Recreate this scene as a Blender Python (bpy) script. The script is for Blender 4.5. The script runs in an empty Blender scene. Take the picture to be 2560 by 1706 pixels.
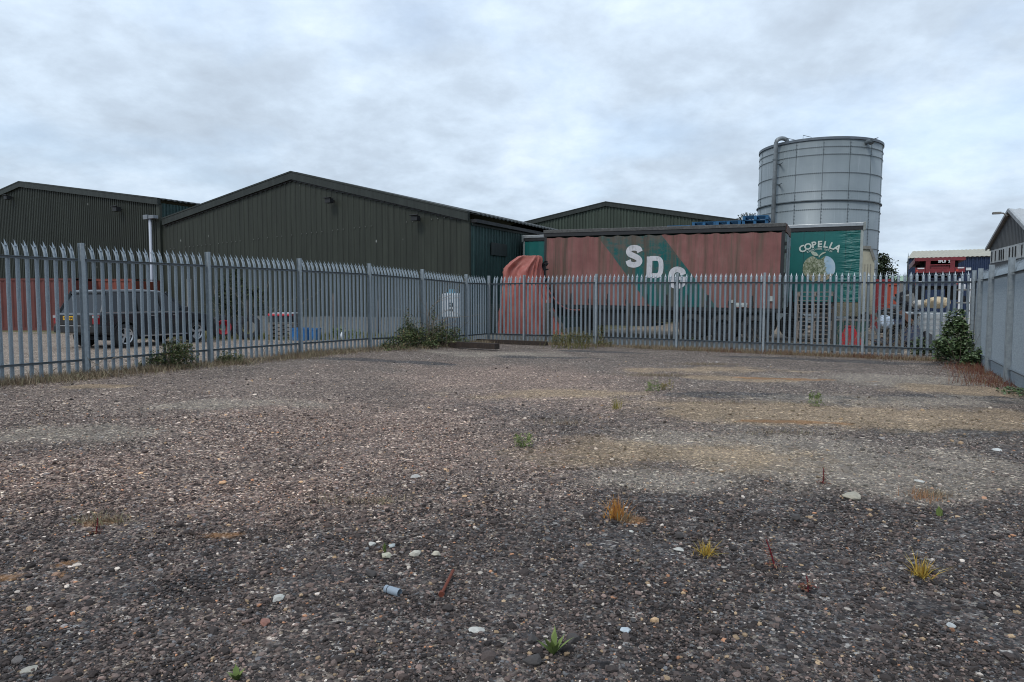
import bpy, math, random
import numpy as np
from mathutils import Vector, Matrix
R = math.radians
sc = bpy.context.scene
C = sc.collection
rnd = random.Random(7)

# ---------------------------------------------------------------- camera
CAMZ = 1.53; F = 1690.0; PITCH = math.atan((853-750)/F)
cam = bpy.data.cameras.new('camera'); co = bpy.data.objects.new('camera', cam); C.objects.link(co)
cam.lens = 36*F/2560; cam.sensor_width = 36; cam.clip_end = 3000; cam.clip_start = .05
co.location = (0, 0, CAMZ); co.rotation_euler = (R(90)-PITCH, 0, 0)
sc.camera = co
# ---------------------------------------------------------------- sky and sun (overcast)
SUN_EL, SUN_AZ = R(52), R(218)
w = bpy.data.worlds.new('World'); sc.world = w; w.use_nodes = True
nt = w.node_tree; N = nt.nodes; Lk = nt.links; N.clear()
def nd(t, **k):
    n = N.new(t)
    for a, b in k.items(): setattr(n, a, b)
    return n
out = nd('ShaderNodeOutputWorld'); bg = nd('ShaderNodeBackground'); bg.inputs['Strength'].default_value = .135
sky = nd('ShaderNodeTexSky', sky_type='NISHITA', sun_disc=False, sun_elevation=SUN_EL, sun_rotation=SUN_AZ)
tc = nd('ShaderNodeTexCoord'); sp = nd('ShaderNodeSeparateXYZ'); Lk.new(tc.outputs['Generated'], sp.inputs[0])
mx = nd('ShaderNodeMath', operation='MAXIMUM'); mx.inputs[1].default_value = 0; Lk.new(sp.outputs[2], mx.inputs[0])
ad = nd('ShaderNodeMath', operation='ADD'); ad.inputs[1].default_value = .30; Lk.new(mx.outputs[0], ad.inputs[0])
dx = nd('ShaderNodeMath', operation='DIVIDE'); Lk.new(sp.outputs[0], dx.inputs[0]); Lk.new(ad.outputs[0], dx.inputs[1])
dy = nd('ShaderNodeMath', operation='DIVIDE'); Lk.new(sp.outputs[1], dy.inputs[0]); Lk.new(ad.outputs[0], dy.inputs[1])
cb = nd('ShaderNodeCombineXYZ'); Lk.new(dx.outputs[0], cb.inputs[0]); Lk.new(dy.outputs[0], cb.inputs[1])
def noise(scale, detail, rough, dist=0, off=0):
    m = nd('ShaderNodeMapping'); m.inputs['Location'].default_value = (off, off*.7, 0); Lk.new(cb.outputs[0], m.inputs[0])
    n = nd('ShaderNodeTexNoise'); n.inputs['Scale'].default_value = scale; n.inputs['Detail'].default_value = detail
    n.inputs['Roughness'].default_value = rough; n.inputs['Distortion'].default_value = dist; Lk.new(m.outputs[0], n.inputs['Vector']); return n
n1 = noise(1.6, 10, .58, .10, 3.4); n2 = noise(6.0, 9, .62, .1, 11.3)
def ramp(src, pts):
    r = nd('ShaderNodeValToRGB'); e = r.color_ramp.elements
    while len(e) < len(pts): e.new(.5)
    for i, (p, c) in enumerate(pts):
        e[i].position = p; e[i].color = c if len(c) == 4 else (*c, 1)
    Lk.new(src, r.inputs[0]); return r
av = nd('ShaderNodeMix', data_type='FLOAT'); av.inputs[0].default_value = .33; Lk.new(n1.outputs[0], av.inputs[2]); Lk.new(n2.outputs[0], av.inputs[3])
cl = ramp(av.outputs[0], [(.36, (.405, .475, .565)), (.45, (.465, .55, .655)), (.53, (.545, .645, .765)), (.64, (.67, .765, .87))])
sc10 = nd('ShaderNodeVectorMath', operation='SCALE'); sc10.inputs['Scale'].default_value = 8.0; Lk.new(cl.outputs[0], sc10.inputs[0])
n3 = noise(1.7, 6, .55, .3, 31.7)
hole = ramp(n3.outputs[0], [(.50, (.0,)*3), (.68, (.26,)*3)])
skc = nd('ShaderNodeVectorMath', operation='SCALE'); skc.inputs['Scale'].default_value = 1.3; Lk.new(sky.outputs[0], skc.inputs[0])
mixs = nd('ShaderNodeMix', data_type='RGBA'); Lk.new(hole.outputs[0], mixs.inputs[0]); Lk.new(sc10.outputs[0], mixs.inputs[6]); Lk.new(skc.outputs[0], mixs.inputs[7])
# darker, flatter cloud deck low over the horizon
lowr = ramp(sp.outputs[2], [(.0, (.86, .86, .85)), (.12, (.86, .87, .87)), (.42, (1, 1, 1))])
mul = nd('ShaderNodeVectorMath', operation='MULTIPLY'); Lk.new(mixs.outputs[2], mul.inputs[0]); Lk.new(lowr.outputs[0], mul.inputs[1])
Lk.new(mul.outputs[0], bg.inputs['Color']); Lk.new(bg.outputs[0], out.inputs[0])
sl = bpy.data.lights.new('sun', 'SUN'); sl.energy = 1.15; sl.angle = R(14); sl.color = (1, .965, .92)
so = bpy.data.objects.new('sun', sl); C.objects.link(so)
sd = Vector((math.sin(SUN_AZ)*math.cos(SUN_EL), math.cos(SUN_AZ)*math.cos(SUN_EL), math.sin(SUN_EL)))
so.rotation_euler = (-sd).to_track_quat('-Z', 'Y').to_euler()
sc.view_settings.view_transform = 'Standard'; sc.view_settings.look = 'None'; sc.view_settings.exposure = .38; sc.view_settings.gamma = 1
sc.cycles.max_bounces = 6; sc.cycles.filter_width = 1.05

# ---------------------------------------------------------------- helpers
CM = Matrix.Rotation(R(90)-PITCH, 3, 'X')
def ray(u, v): return CM @ Vector(((u-1280)/F, -(v-853)/F, -1))
def at(u, v, y):
    d = ray(u, v); return Vector((0, 0, CAMZ)) + d*(y/d.y)
def gzn(x, y):
    def sm(a, b, q): q = np.clip((q-a)/(b-a), 0, 1); return q*q*(3-2*q)
    return -.10*sm(1, 12, x)*np.clip((y-2)/12, 0, 1)+.145*sm(-1, -4.4, x)*sm(-12, -9.3, x)*sm(25, 20.5, y)*sm(3, 11, y)
def gz(x, y): return float(gzn(x, y))
def ground(u, v):
    d = ray(u, v); p = Vector((0, 0, CAMZ)) + d*(-CAMZ/d.z)
    for _ in range(3): p = Vector((0, 0, CAMZ)) + d*((gz(p.x, p.y)-CAMZ)/d.z)
    return p
def frame(o, phi=0, tilt=0):
    """facade frame: local +x runs right along the facade, +y runs away behind it, +z up"""
    return Matrix.Translation(Vector(o)) @ Matrix.Rotation(-R(phi), 4, 'Z') @ Matrix.Rotation(R(tilt), 4, 'Y')
def hit(M, u, v, y=0.):
    I = M.inverted(); o = I @ Vector((0, 0, CAMZ)); d = I.to_3x3() @ ray(u, v)
    t = (y-o.y)/d.y; p = o+d*t; return p.x, p.z

class MB:
    def __init__(s): s.v = []; s.f = []; s.m = []
    def add(s, v, f, m=0):
        b = len(s.v); s.v += [tuple(p) for p in v]; s.f += [tuple(i+b for i in q) for q in f]; s.m += [m]*len(f); return s
    def box(s, x0, x1, y0, y1, z0, z1, m=0, M=None):
        v = [Vector(p) for p in ((x0,y0,z0),(x1,y0,z0),(x1,y1,z0),(x0,y1,z0),(x0,y0,z1),(x1,y0,z1),(x1,y1,z1),(x0,y1,z1))]
        if M: v = [M @ p for p in v]
        return s.add(v, [(0,3,2,1),(4,5,6,7),(0,1,5,4),(1,2,6,5),(2,3,7,6),(3,0,4,7)], m)
    def bar(s, a, b, w, h=None, m=0, up=(0,0,1)):
        a = Vector(a); b = Vector(b); h = h or w; d = (b-a).normalized(); u = Vector(up)
        if abs(d.dot(u)) > .98: u = Vector((0,1,0))
        x = d.cross(u).normalized()*w/2; z = x.cross(d).normalized()*h/2
        v = [a-x-z, a+x-z, a+x+z, a-x+z, b-x-z, b+x-z, b+x+z, b-x+z]
        return s.add(v, [(0,3,2,1),(4,5,6,7),(0,1,5,4),(1,2,6,5),(2,3,7,6),(3,0,4,7)], m)
    def tube(s, pts, r, n=8, m=0, cap=True):
        pts = [Vector(p) for p in pts]; rs = r if isinstance(r, (list, tuple)) else [r]*len(pts); b = len(s.v)
        for i, p in enumerate(pts):
            d = (pts[min(i+1, len(pts)-1)]-pts[max(i-1, 0)]).normalized()
            u = Vector((0,0,1)) if abs(d.z) < .9 else Vector((0,1,0))
            x = d.cross(u).normalized(); y = x.cross(d)
            for k in range(n):
                a = 2*math.pi*k/n; s.v.append(tuple(p+(x*math.cos(a)+y*math.sin(a))*rs[i]))
        for i in range(len(pts)-1):
            for k in range(n):
                k2 = (k+1) % n; s.f.append((b+i*n+k, b+i*n+k2, b+(i+1)*n+k2, b+(i+1)*n+k)); s.m.append(m)
        if cap:
            s.f.append(tuple(b+k for k in range(n))[::-1]); s.m.append(m)
            s.f.append(tuple(b+(len(pts)-1)*n+k for k in range(n))); s.m.append(m)
        return s
    def lathe(s, prof, n=24, o=(0,0,0), ax='z', m=0, a0=0, a1=2*math.pi):
        o = Vector(o); b = len(s.v); full = abs(a1-a0-2*math.pi) < 1e-6; nn = n if full else n+1
        for (r, h) in prof:
            for k in range(nn):
                a = a0+(a1-a0)*k/n; c, q = r*math.cos(a), r*math.sin(a)
                p = {'z': (c, q, h), 'y': (c, h, q), 'x': (h, c, q)}[ax]; s.v.append(tuple(o+Vector(p)))
        for i in range(len(prof)-1):
            for k in range(n):
                k2 = (k+1) % nn; s.f.append((b+i*nn+k, b+i*nn+k2, b+(i+1)*nn+k2, b+(i+1)*nn+k)); s.m.append(m)
        return s
    def prism(s, poly, y0, y1, m=0, ax='y'):
        """poly in (x,z) pushed from y0 to y1 (ax y); ax x: poly in (y,z) pushed along x"""
        n = len(poly)
        P = (lambda p, t: (p[0], t, p[1])) if ax == 'y' else ((lambda p, t: (t, p[0], p[1])) if ax == 'x' else (lambda p, t: (p[0], p[1], t)))
        v = [P(p, y0) for p in poly]+[P(p, y1) for p in poly]
        return s.add(v, [tuple(range(n)), tuple(range(2*n-1, n-1, -1))]+[(i, i+n, (i+1) % n+n, (i+1) % n) for i in range(n)], m)
    def build(s, name, mats, parent=None, bevel=0, smooth=False, fixn=False):
        me = bpy.data.meshes.new(name); me.from_pydata(s.v, [], s.f)
        mats = mats if isinstance(mats, (list, tuple)) else [mats]
        for x in mats: me.materials.append(x)
        if len(mats) > 1: me.polygons.foreach_set('material_index', s.m)
        if smooth: me.polygons.foreach_set('use_smooth', [True]*len(s.f))
        me.update()
        if fixn:
            import bmesh
            bm = bmesh.new(); bm.from_mesh(me); bmesh.ops.recalc_face_normals(bm, faces=bm.faces); bm.to_mesh(me); bm.free()
        o = bpy.data.objects.new(name, me); C.objects.link(o)
        if parent: o.parent = parent
        if bevel:
            b = o.modifiers.new('bevel', 'BEVEL'); b.width = bevel; b.segments = 2; b.limit_method = 'ANGLE'; b.angle_limit = R(40)
        if smooth and bevel: pass
        return o
def tag(o, label=None, cat=None, group=None, kind=None):
    if label: o['label'] = label
    if cat: o['category'] = cat
    if group: o['group'] = group
    if kind: o['kind'] = kind
    return o
def thing(name, label, cat, M=None, group=None):
    o = bpy.data.objects.new(name, None); C.objects.link(o); o.empty_display_size = .2
    if M is not None: o.matrix_world = M if isinstance(M, Matrix) else Matrix.Translation(Vector(M))
    return tag(o, label, cat, group)
def kids(o): return [c for c in ALLC() if c.parent == o]
def ALLC(): return list(C.objects)
def dup(root, M, label=None, group=None):
    def cp(o, par):
        c = o.copy(); C.objects.link(c); c.parent = par
        for ch in list(o.children): cp(ch, c)
        return c
    c = cp(root, None); c.matrix_world = M if isinstance(M, Matrix) else Matrix.Translation(Vector(M))
    if label: c['label'] = label
    if group: c['group'] = group
    return c

# ---------------------------------------------------------------- materials
def newmat(name):
    m = bpy.data.materials.new(name); m.use_nodes = True; t = m.node_tree; t.nodes.clear()
    o = t.nodes.new('ShaderNodeOutputMaterial'); p = t.nodes.new('ShaderNodeBsdfPrincipled'); t.links.new(p.outputs[0], o.inputs[0])
    return m, t, p
def tn(t, typ, **k):
    n = t.nodes.new(typ)
    for a, b in k.items(): setattr(n, a, b)
    return n
def tmap(t, scale=(1,1,1), coord='Object', loc=(0,0,0)):
    c = tn(t, 'ShaderNodeTexCoord'); mp = tn(t, 'ShaderNodeMapping'); mp.inputs['Scale'].default_value = scale; mp.inputs['Location'].default_value = loc
    t.links.new(c.outputs[coord], mp.inputs[0]); return mp.outputs[0]
def tnoise(t, vec, scale, detail=5, rough=.6, dist=0):
    n = tn(t, 'ShaderNodeTexNoise'); n.inputs['Scale'].default_value = scale; n.inputs['Detail'].default_value = detail
    n.inputs['Roughness'].default_value = rough; n.inputs['Distortion'].default_value = dist; t.links.new(vec, n.inputs['Vector']); return n.outputs[0]
def tramp(t, src, pts, mode='LINEAR'):
    r = tn(t, 'ShaderNodeValToRGB'); r.color_ramp.interpolation = mode; e = r.color_ramp.elements
    while len(e) < len(pts): e.new(.5)
    for i, (p, c) in enumerate(pts):
        e[i].position = p
        if isinstance(c, (int, float)): c = (c, c, c)
        e[i].color = (*c[:3], 1)
    t.links.new(src, r.inputs[0]); return r.outputs[0]
def tmix(t, fac, a, b, blend='MIX'):
    m = tn(t, 'ShaderNodeMix', data_type='RGBA', blend_type=blend)
    for s, x in ((0, fac), (6, a), (7, b)):
        if hasattr(x, 'node'): t.links.new(x, m.inputs[s])
        elif s == 0: m.inputs[0].default_value = x
        else: m.inputs[s].default_value = (*x[:3], 1)
    return m.outputs[2]
def tmath(t, op, a, b=0., clamp=False):
    m = tn(t, 'ShaderNodeMath', operation=op, use_clamp=clamp)
    for s, x in ((0, a), (1, b)):
        if hasattr(x, 'node'): t.links.new(x, m.inputs[s])
        else: m.inputs[s].default_value = x
    return m.outputs[0]
def tbump(t, p, h, dist=.005, strength=.5):
    b = tn(t, 'ShaderNodeBump'); b.inputs['Distance'].default_value = dist; b.inputs['Strength'].default_value = strength
    t.links.new(h, b.inputs['Height']); t.links.new(b.outputs[0], p.inputs['Normal'])
def orand(t, vec):
    oi = tn(t, 'ShaderNodeObjectInfo'); cx = tn(t, 'ShaderNodeCombineXYZ')
    for i in range(3): t.links.new(tmath(t, 'MULTIPLY', oi.outputs['Random'], (37., 53., 71.)[i]), cx.inputs[i])
    a = tn(t, 'ShaderNodeVectorMath', operation='ADD'); t.links.new(vec, a.inputs[0]); t.links.new(cx.outputs[0], a.inputs[1]); return a.outputs[0]
def mat(name, col, rough=.6, metal=0, var=.25, scale=3, streak=0, dirt=None, dirtamt=.3, bump=0, bscale=40, coat=0, spec=.5):
    """weathered surface: base colour, cloudy variation, vertical streaks, blotches of dirt"""
    m, t, p = newmat(name)
    v = orand(t, tmap(t)) if name.startswith('galv') else tmap(t)
    a = tnoise(t, v, scale, 6, .65)
    lo = tuple(c*(1-var) for c in col); hi = tuple(min(1, c*(1+var)) for c in col)
    c = tramp(t, a, [(.3, lo), (.7, hi)])
    if streak:
        vs = tmap(t, (1, 1, .06), loc=(3, 1, 0)); s = tnoise(t, vs, 9, 4, .7)
        c = tmix(t, tramp(t, s, [(.42, 0.), (.72, streak)]), c, tuple(x*.45 for x in col))
    if dirt:
        d = tnoise(t, tmap(t, loc=(7, 2, 4)), scale*2.3, 8, .7)
        c = tmix(t, tramp(t, d, [(.48, 0.), (.68, dirtamt)]), c, dirt)
    t.links.new(c, p.inputs['Base Color'])
    p.inputs['Metallic'].default_value = metal; p.inputs['Specular IOR Level'].default_value = spec
    r = tramp(t, a, [(.3, max(rough-.1, .02)), (.7, min(rough+.12, 1))]); t.links.new(r, p.inputs['Roughness'])
    if coat: p.inputs['Coat Weight'].default_value = coat
    if bump: tbump(t, p, tnoise(t, v, bscale, 5, .6), bump, .6)
    return m
def islandmat(name, pts, rough=.75, trans=0):
    m, t, p = newmat(name)
    g = tn(t, 'ShaderNodeNewGeometry'); c = tramp(t, g.outputs['Random Per Island'], pts)
    t.links.new(c, p.inputs['Base Color']); p.inputs['Roughness'].default_value = rough
    p.inputs['Specular IOR Level'].default_value = .3
    return m
M_galv = mat('galvanised_steel', (.255, .295, .32), .5, .25, .22, 14, streak=.0, dirt=(.34,.37,.38), dirtamt=.5)
M_galvp = mat('galvanised_pale', (.245, .290, .325), .5, .25, .22, 40, streak=.0, dirt=(.38,.43,.45), dirtamt=.5)
M_galvd = mat('galvanised_rail', (.13, .155, .175), .55, .3, .25, 12)
M_rust = mat('rusty_steel', (.10, .045, .028), .85, .1, .4, 8, dirt=(.03,.022,.02), dirtamt=.7, bump=.003)
M_black = mat('black_paint', (.012, .013, .015), .6, 0, .3, 5)
M_under = mat('chassis_paint', (.010, .012, .016), .8, 0, .3, 4, dirt=(.035,.028,.022), dirtamt=.4)
M_rubber = mat('rubber', (.018, .018, .019), .8, 0, .3, 9, dirt=(.06,.055,.05), dirtamt=.4, bump=.002)
M_wood = mat('grey_timber', (.115, .10, .085), .85, 0, .35, 6, streak=.4, bump=.002)
M_darkwood = mat('tarred_timber', (.028, .02, .016), .85, 0, .45, 8, dirt=(.10,.06,.04), dirtamt=.4, bump=.004)
M_conc = mat('concrete', (.21, .205, .19), .9, 0, .18, 4, streak=.3, dirt=(.10,.10,.085), dirtamt=.5, bump=.002)
M_white = mat('white_paint', (.62, .64, .66), .5, 0, .08, 3, dirt=(.3,.3,.28), dirtamt=.25)
M_blue = mat('pallet_blue', (.012, .10, .22), .7, 0, .3, 8, dirt=(.05,.08,.10), dirtamt=.5)
M_glass = mat('car_glass', (.010, .014, .018), .16, 0, .1, 2, spec=.45)

# ---------------------------------------------------------------- ground
def vnoise(x, y, s, seed=0):
    x = x/s+seed*13.7; y = y/s+seed*7.3; xi = np.floor(x).astype(np.int64); yi = np.floor(y).astype(np.int64); fx = x-xi; fy = y-yi
    fx = fx*fx*(3-2*fx); fy = fy*fy*(3-2*fy)
    def h(a, b):
        n = (a*374761393+b*668265263+seed*1442695) & 0x7fffffff; n = ((n ^ (n >> 13))*1274126177) & 0x7fffffff; return ((n ^ (n >> 16)) & 0xffff)/65535.
    return (h(xi,yi)*(1-fx)+h(xi+1,yi)*fx)*(1-fy)+(h(xi,yi+1)*(1-fx)+h(xi+1,yi+1)*fx)*fy
def fbm(x, y, s, seed=0, o=4):
    a = 0; k = 0
    for i in range(o): a = a+vnoise(x, y, s/2**i, seed+i)*.5**i; k += .5**i
    return a/k
A = Vector((-.9, 24.6, 0)); B = Vector((12.2, 17.8, 0)); LD = Vector((-.4857, -.8742, 0)); RD = Vector((-.478, -.878, 0))
ED = (B-A).normalized()
def patch(x, y, u, v, rx, ry, rot=0, soft=.55, seed=1, ns=.6):
    ns = min(ns, rx*.8); p = ground(u, v); c, s = math.cos(R(rot)), math.sin(R(rot)); dx = (x-p.x)*c+(y-p.y)*s; dy = -(x-p.x)*s+(y-p.y)*c
    ry = ry*1.25; d = np.sqrt((dx/rx)**2+(dy/ry)**2)+(fbm(x, y, ns*1.4, seed, 5)-.5)*1.7
    return np.clip((1+soft-d)/(2*soft), 0, 1)
def sstep(a, b, t): t = np.clip((t-a)/(b-a), 0, 1); return t*t*(3-2*t)
def masks(x, y):
    z = np.zeros_like(x)
    tan = z.copy(); pale = z.copy(); dark = z.copy(); warm = z.copy(); orange = z.copy()
    for a in [(2060,1040,1.9,.55,-8,.4,3),(1880,1020,1.6,.42,-10,.4,4),(2330,1050,1.3,.6,0,.4,5),(1870,948,1.7,.35,-12,.3,6),(2420,975,1.3,.6,0,.5,7),
              (1750,925,1.7,.5,0,.5,8),(1450,985,1.5,.45,0,.5,12),(250,966,.65,.16,0,.2,9),(1700,1130,1.2,.5,0,.6,13),(2480,1040,1.1,.5,0,.5,14)]:
        tan = np.maximum(tan, patch(x, y, *a[:4], a[4], a[5], a[6])*.8)
    for a in [(2040,1150,1.3,.75,-10,.5,21),(2180,1200,.9,.4,0,.5,20),(2250,1000,1.9,.55,0,.5,22),(2380,1200,.8,.3,0,.4,28),(1640,1200,.7,.3,0,.5,25),(120,1090,1.0,.35,10,.5,26),(560,1010,1.3,.35,15,.5,27),
              (1250,885,2.4,.8,-10,.4,24),(1420,862,1.2,.6,0,.3,29),(1820,1110,1.3,.5,0,.5,30),(2250,950,2.8,.9,0,.5,31)]:
        pale = np.maximum(pale, patch(x, y, *a[:4], a[4], a[5], a[6])*(.95 if a[6] in (20, 21) else .75))
    pale = np.maximum(pale, patch(x, y, 1950, 1090, 2.4, 1.2, 0, .9, 33)*.45)
    tan = np.maximum(tan, patch(x, y, 2000, 1020, 2.8, .9, -10, .9, 15, .9)*.5)
    for a in [(1900,990,1.9,.30,-8,.25,41),(2070,1008,1.4,.22,-8,.3,42),(2150,905,3.6,.42,-24,.3,43),(1330,893,1.5,.35,-20,.2,44),(1500,880,1.9,.25,-20,.2,45),(1000,905,1.8,.3,0,.3,46),
              (2450,1080,.9,.3,0,.4,47),(2350,990,1.,.2,0,.4,48),(2500,1000,.8,.4,0,.4,49),(350,1480,.45,.22,20,.5,50),(60,1640,.3,.2,0,.4,51)]:
        dark = np.maximum(dark, patch(x, y, *a[:4], a[4], a[5], a[6])*.85)
    # loose dark planings on the right and nearest the camera
    edge = sstep(-.2, 1.6, x+.35*(y-4)+(fbm(x, y, 1.6, 71)-.5)*2.2)
    near = sstep(6.5, 4.0, y+(fbm(x, y, 1.3, 73)-.5)*2.5)
    dark = np.maximum(dark, np.clip(.62*edge*sstep(14, 7, y)+.5*near, 0, .66)*(1-np.clip(pale*1.3+tan*1.1, 0, .95)))
    warm = .35*sstep(.35, .65, fbm(x, y, 3.2, 61))*(1-edge*.8)
    for a in [(1000,1060,2.6,1.6,20,.6,62),(600,1230,1.7,.7,15,.6,63),(1250,950,2.6,2.2,0,.6,64),(200,1180,1.5,.5,10,.6,65),(1350,1000,1.6,1.2,0,.6,66)]:
        warm = np.maximum(warm, patch(x, y, *a[:4], a[4], a[5], a[6]))
    for a in [(262,1306,.13,.05,0,.3,81),(170,1412,.06,.03,0,.2,82),(165,1440,.05,.03,0,.2,85),(15,1450,.10,.045,0,.3,83),(1580,1300,.09,.05,0,.3,84),(2000,1055,.7,.1,-6,.3,86),(560,1340,.12,.04,0,.5,87),(1950,948,1.2,.16,-8,.3,88)]:
        orange = np.maximum(orange, patch(x, y, *a[:4], a[4], a[5], a[6], .15)*.75)
    # beyond the left fence the ground is paler road gravel, with rough grass near the sheds
    side = (x-A.x)*LD.y-(y-A.y)*LD.x   # sign tells the side of the left fence line
    outl = sstep(-.1, .5, -side) if ((-14-A.x)*LD.y-(20-A.y)*LD.x) < 0 else sstep(-.1, .5, side)
    pale = np.maximum(pale, outl*.55); warm = np.maximum(warm, outl*.8); dark = dark*(1-outl)
    grass = outl*sstep(26, 27.5, y+.35*(x+8)+(fbm(x, y, 1.2, 91)-.5)*2)
    endd = (x-A.x)*ED.y-(y-A.y)*ED.x
    beyond = sstep(0, .8, -endd)*(1-outl)
    pale = np.maximum(pale, beyond*.7); tan = np.maximum(tan, beyond*.35)
    return tan, pale, dark, warm, orange, grass
xs = np.concatenate([np.linspace(-900,-60,14), np.linspace(-50,-15,24), np.arange(-14.4,14.6,.085), np.linspace(15,60,26), np.linspace(80,900,14)])
ys = np.concatenate([np.array([-300,-100,-30,-10,-4,-1,0]), np.arange(1.0,28.,.085), np.linspace(28.5,70,30), np.linspace(85,1500,16)])
X, Y = np.meshgrid(xs, ys)
Z = gzn(X, Y)
inn = (np.abs(X) < 14.5) & (Y < 28) & (Y > .9)
tan, pale, dark, warm, orange, grass = masks(X, Y)
rel = (fbm(X, Y, .9, 5)-.5)*.03+(fbm(X, Y, .25, 6)-.5)*.014*(.5+dark)
Z = Z+np.where(inn, rel, 0)
nx, ny = len(xs), len(ys)
V = np.stack([X, Y, Z], -1).reshape(-1, 3)
ii = np.arange((ny-1)*(nx-1)); r_, c_ = ii//(nx-1), ii % (nx-1); a0 = r_*nx+c_
FF = np.stack([a0, a0+1, a0+nx+1, a0+nx], -1)
def npmesh(name, V, FF, k, mats, attrs={}, smooth=True):
    me = bpy.data.meshes.new(name); me.vertices.add(len(V)); me.vertices.foreach_set('co', V.astype(np.float32).ravel())
    me.loops.add(FF.size); me.loops.foreach_set('vertex_index', FF.astype(np.int32).ravel())
    me.polygons.add(len(FF)); me.polygons.foreach_set('loop_start', np.arange(0, FF.size, k, dtype=np.int32)); me.polygons.foreach_set('loop_total', np.full(len(FF), k, dtype=np.int32))
    for m in mats: me.materials.append(m)
    for n, (typ, arr) in attrs.items():
        at_ = me.attributes.new(n, typ, 'POINT'); at_.data.foreach_set('color' if 'COLOR' in typ else 'value', arr.astype(np.float32).ravel())
    me.update(calc_edges=True)
    me.polygons.foreach_set('use_smooth', np.full(len(FF), smooth))
    o = bpy.data.objects.new(name, me); C.objects.link(o); return o
def attr(t, n):
    a = tn(t, 'ShaderNodeAttribute', attribute_name=n); return a
# ground material: packed gravel of many colours, tinted by the worn patches
gm, t, p = newmat('gravel_ground')
vec = tmap(t)
warp = tnoise(t, vec, 9, 3, .5)
def vor(scale, feat='F1'):
    v = tn(t, 'ShaderNodeTexVoronoi', feature=feat); v.inputs['Scale'].default_value = scale; v.inputs['Randomness'].default_value = 1; t.links.new(vec, v.inputs['Vector']); return v
v1 = vor(62); v2 = vor(27); sep = tn(t, 'ShaderNodeSeparateColor'); t.links.new(v1.outputs['Color'], sep.inputs[0])
sep2 = tn(t, 'ShaderNodeSeparateColor'); t.links.new(v2.outputs['Color'], sep2.inputs[0])
stone = tramp(t, sep.outputs[0], [(0, (.030,.028,.028)), (.28, (.062,.056,.054)), (.5, (.115,.100,.092)), (.68, (.165,.135,.118)), (.8, (.12,.125,.13)), (.9, (.26,.225,.17)), (1, (.48,.46,.42))])
big = tramp(t, sep2.outputs[1], [(.0, (.04,.036,.035)), (.5, (.10,.088,.08)), (.85, (.15,.14,.13)), (.97, (.22,.20,.17)), (1, (.5,.48,.44))])
bigm = tramp(t, sep2.outputs[0], [(.72, 0.), (.78, 1.)])
stone = tmix(t, tmath(t, 'MULTIPLY', bigm, .8), stone, big)
v3 = vor(13); sep3 = tn(t, 'ShaderNodeSeparateColor'); t.links.new(v3.outputs['Color'], sep3.inputs[0])
blob = tramp(t, v3.outputs['Distance'], [(.26, 1.), (.36, 0.)])
stone = tmix(t, tmath(t, 'MULTIPLY', blob, tramp(t, sep3.outputs[0], [(.80, 0.), (.84, 1.)])), stone, tmix(t, sep3.outputs[2], (.20,.18,.16), (.46,.43,.38)))
stone = tmix(t, tmath(t, 'MULTIPLY', blob, tramp(t, sep3.outputs[0], [(.22, 1.), (.27, 0.)])), stone, (.028,.026,.026))
clump = tnoise(t, vec, 26, 6, .8)
stone = tmix(t, 1., stone, tramp(t, clump, [(.36, .55), (.5, 1.), (.64, 1.6)]), 'MULTIPLY')
cov = tnoise(t, vec, 2.2, 8, .7)
cloud = tnoise(t, tmap(t, loc=(5,3,0)), .55, 6, .65)
fine = tnoise(t, vec, 140, 3, .6)
def brk(a, lo=.35, hi=.62):   # patch edges broken by fine noise
    s = tmath(t, 'ADD', attr(t, a).outputs['Fac'], tmath(t, 'MULTIPLY', tmath(t, 'SUBTRACT', tnoise(t, vec, 3.1, 11, .72), .5), 1.5)); return tramp(t, s, [(lo-.12, 0.), (hi+.05, 1.)])
c = tmix(t, attr(t, 'warm').outputs['Fac'], tmix(t, 1., stone, (1.20,1.08,1.01), 'MULTIPLY'), tmix(t, 1., stone, (1.85,1.52,1.36), 'MULTIPLY'))
c = tmix(t, brk('dark'), c, tmix(t, 1., stone, (.66,.66,.69), 'MULTIPLY'))
sand = tramp(t, fine, [(.3, (.15,.135,.115)), (.7, (.33,.295,.25))])
sand = tmix(t, .5, sand, tmix(t, 1., stone, (2.3,2.1,1.8), 'MULTIPLY'))
c = tmix(t, tmath(t, 'MULTIPLY', brk('pale'), .72), c, sand)
moss = tramp(t, tnoise(t, vec, 45, 5, .7), [(.3, (.15,.11,.075)), (.55, (.31,.24,.16)), (.75, (.44,.36,.26))])
moss = tmix(t, .42, moss, tmix(t, 1., stone, (2.7,2.1,1.45), 'MULTIPLY'))
c = tmix(t, tmath(t, 'MULTIPLY', brk('tan'), .78), c, moss)
rustm = tramp(t, tnoise(t, vec, 60, 5, .7), [(.3, (.16,.075,.03)), (.7, (.40,.21,.09))])
c = tmix(t, tmath(t, 'MULTIPLY', brk('orange', .3, .5), .7), c, rustm)
turf = tramp(t, tnoise(t, vec, 18, 6, .7), [(.3, (.055,.055,.025)), (.55, (.14,.13,.06)), (.75, (.24,.20,.11))])
c = tmix(t, tmath(t, 'MULTIPLY', brk('grass'), .9), c, turf)
c = tmix(t, 1., c, tramp(t, cloud, [(.25, .80), (.75, 1.22)]), 'MULTIPLY')
c = tmix(t, 1., c, tramp(t, cov, [(.3, .80), (.7, 1.2)]), 'MULTIPLY')
t.links.new(c, p.inputs['Base Color']); p.inputs['Roughness'].default_value = .92; p.inputs['Specular IOR Level'].default_value = .25
hgt = tmath(t, 'ADD', tmath(t, 'MULTIPLY', tmath(t, 'SUBTRACT', .6, v1.outputs['Distance']), .8), tmath(t, 'MULTIPLY', tmath(t, 'SUBTRACT', .6, v2.outputs['Distance']), .8))
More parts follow.
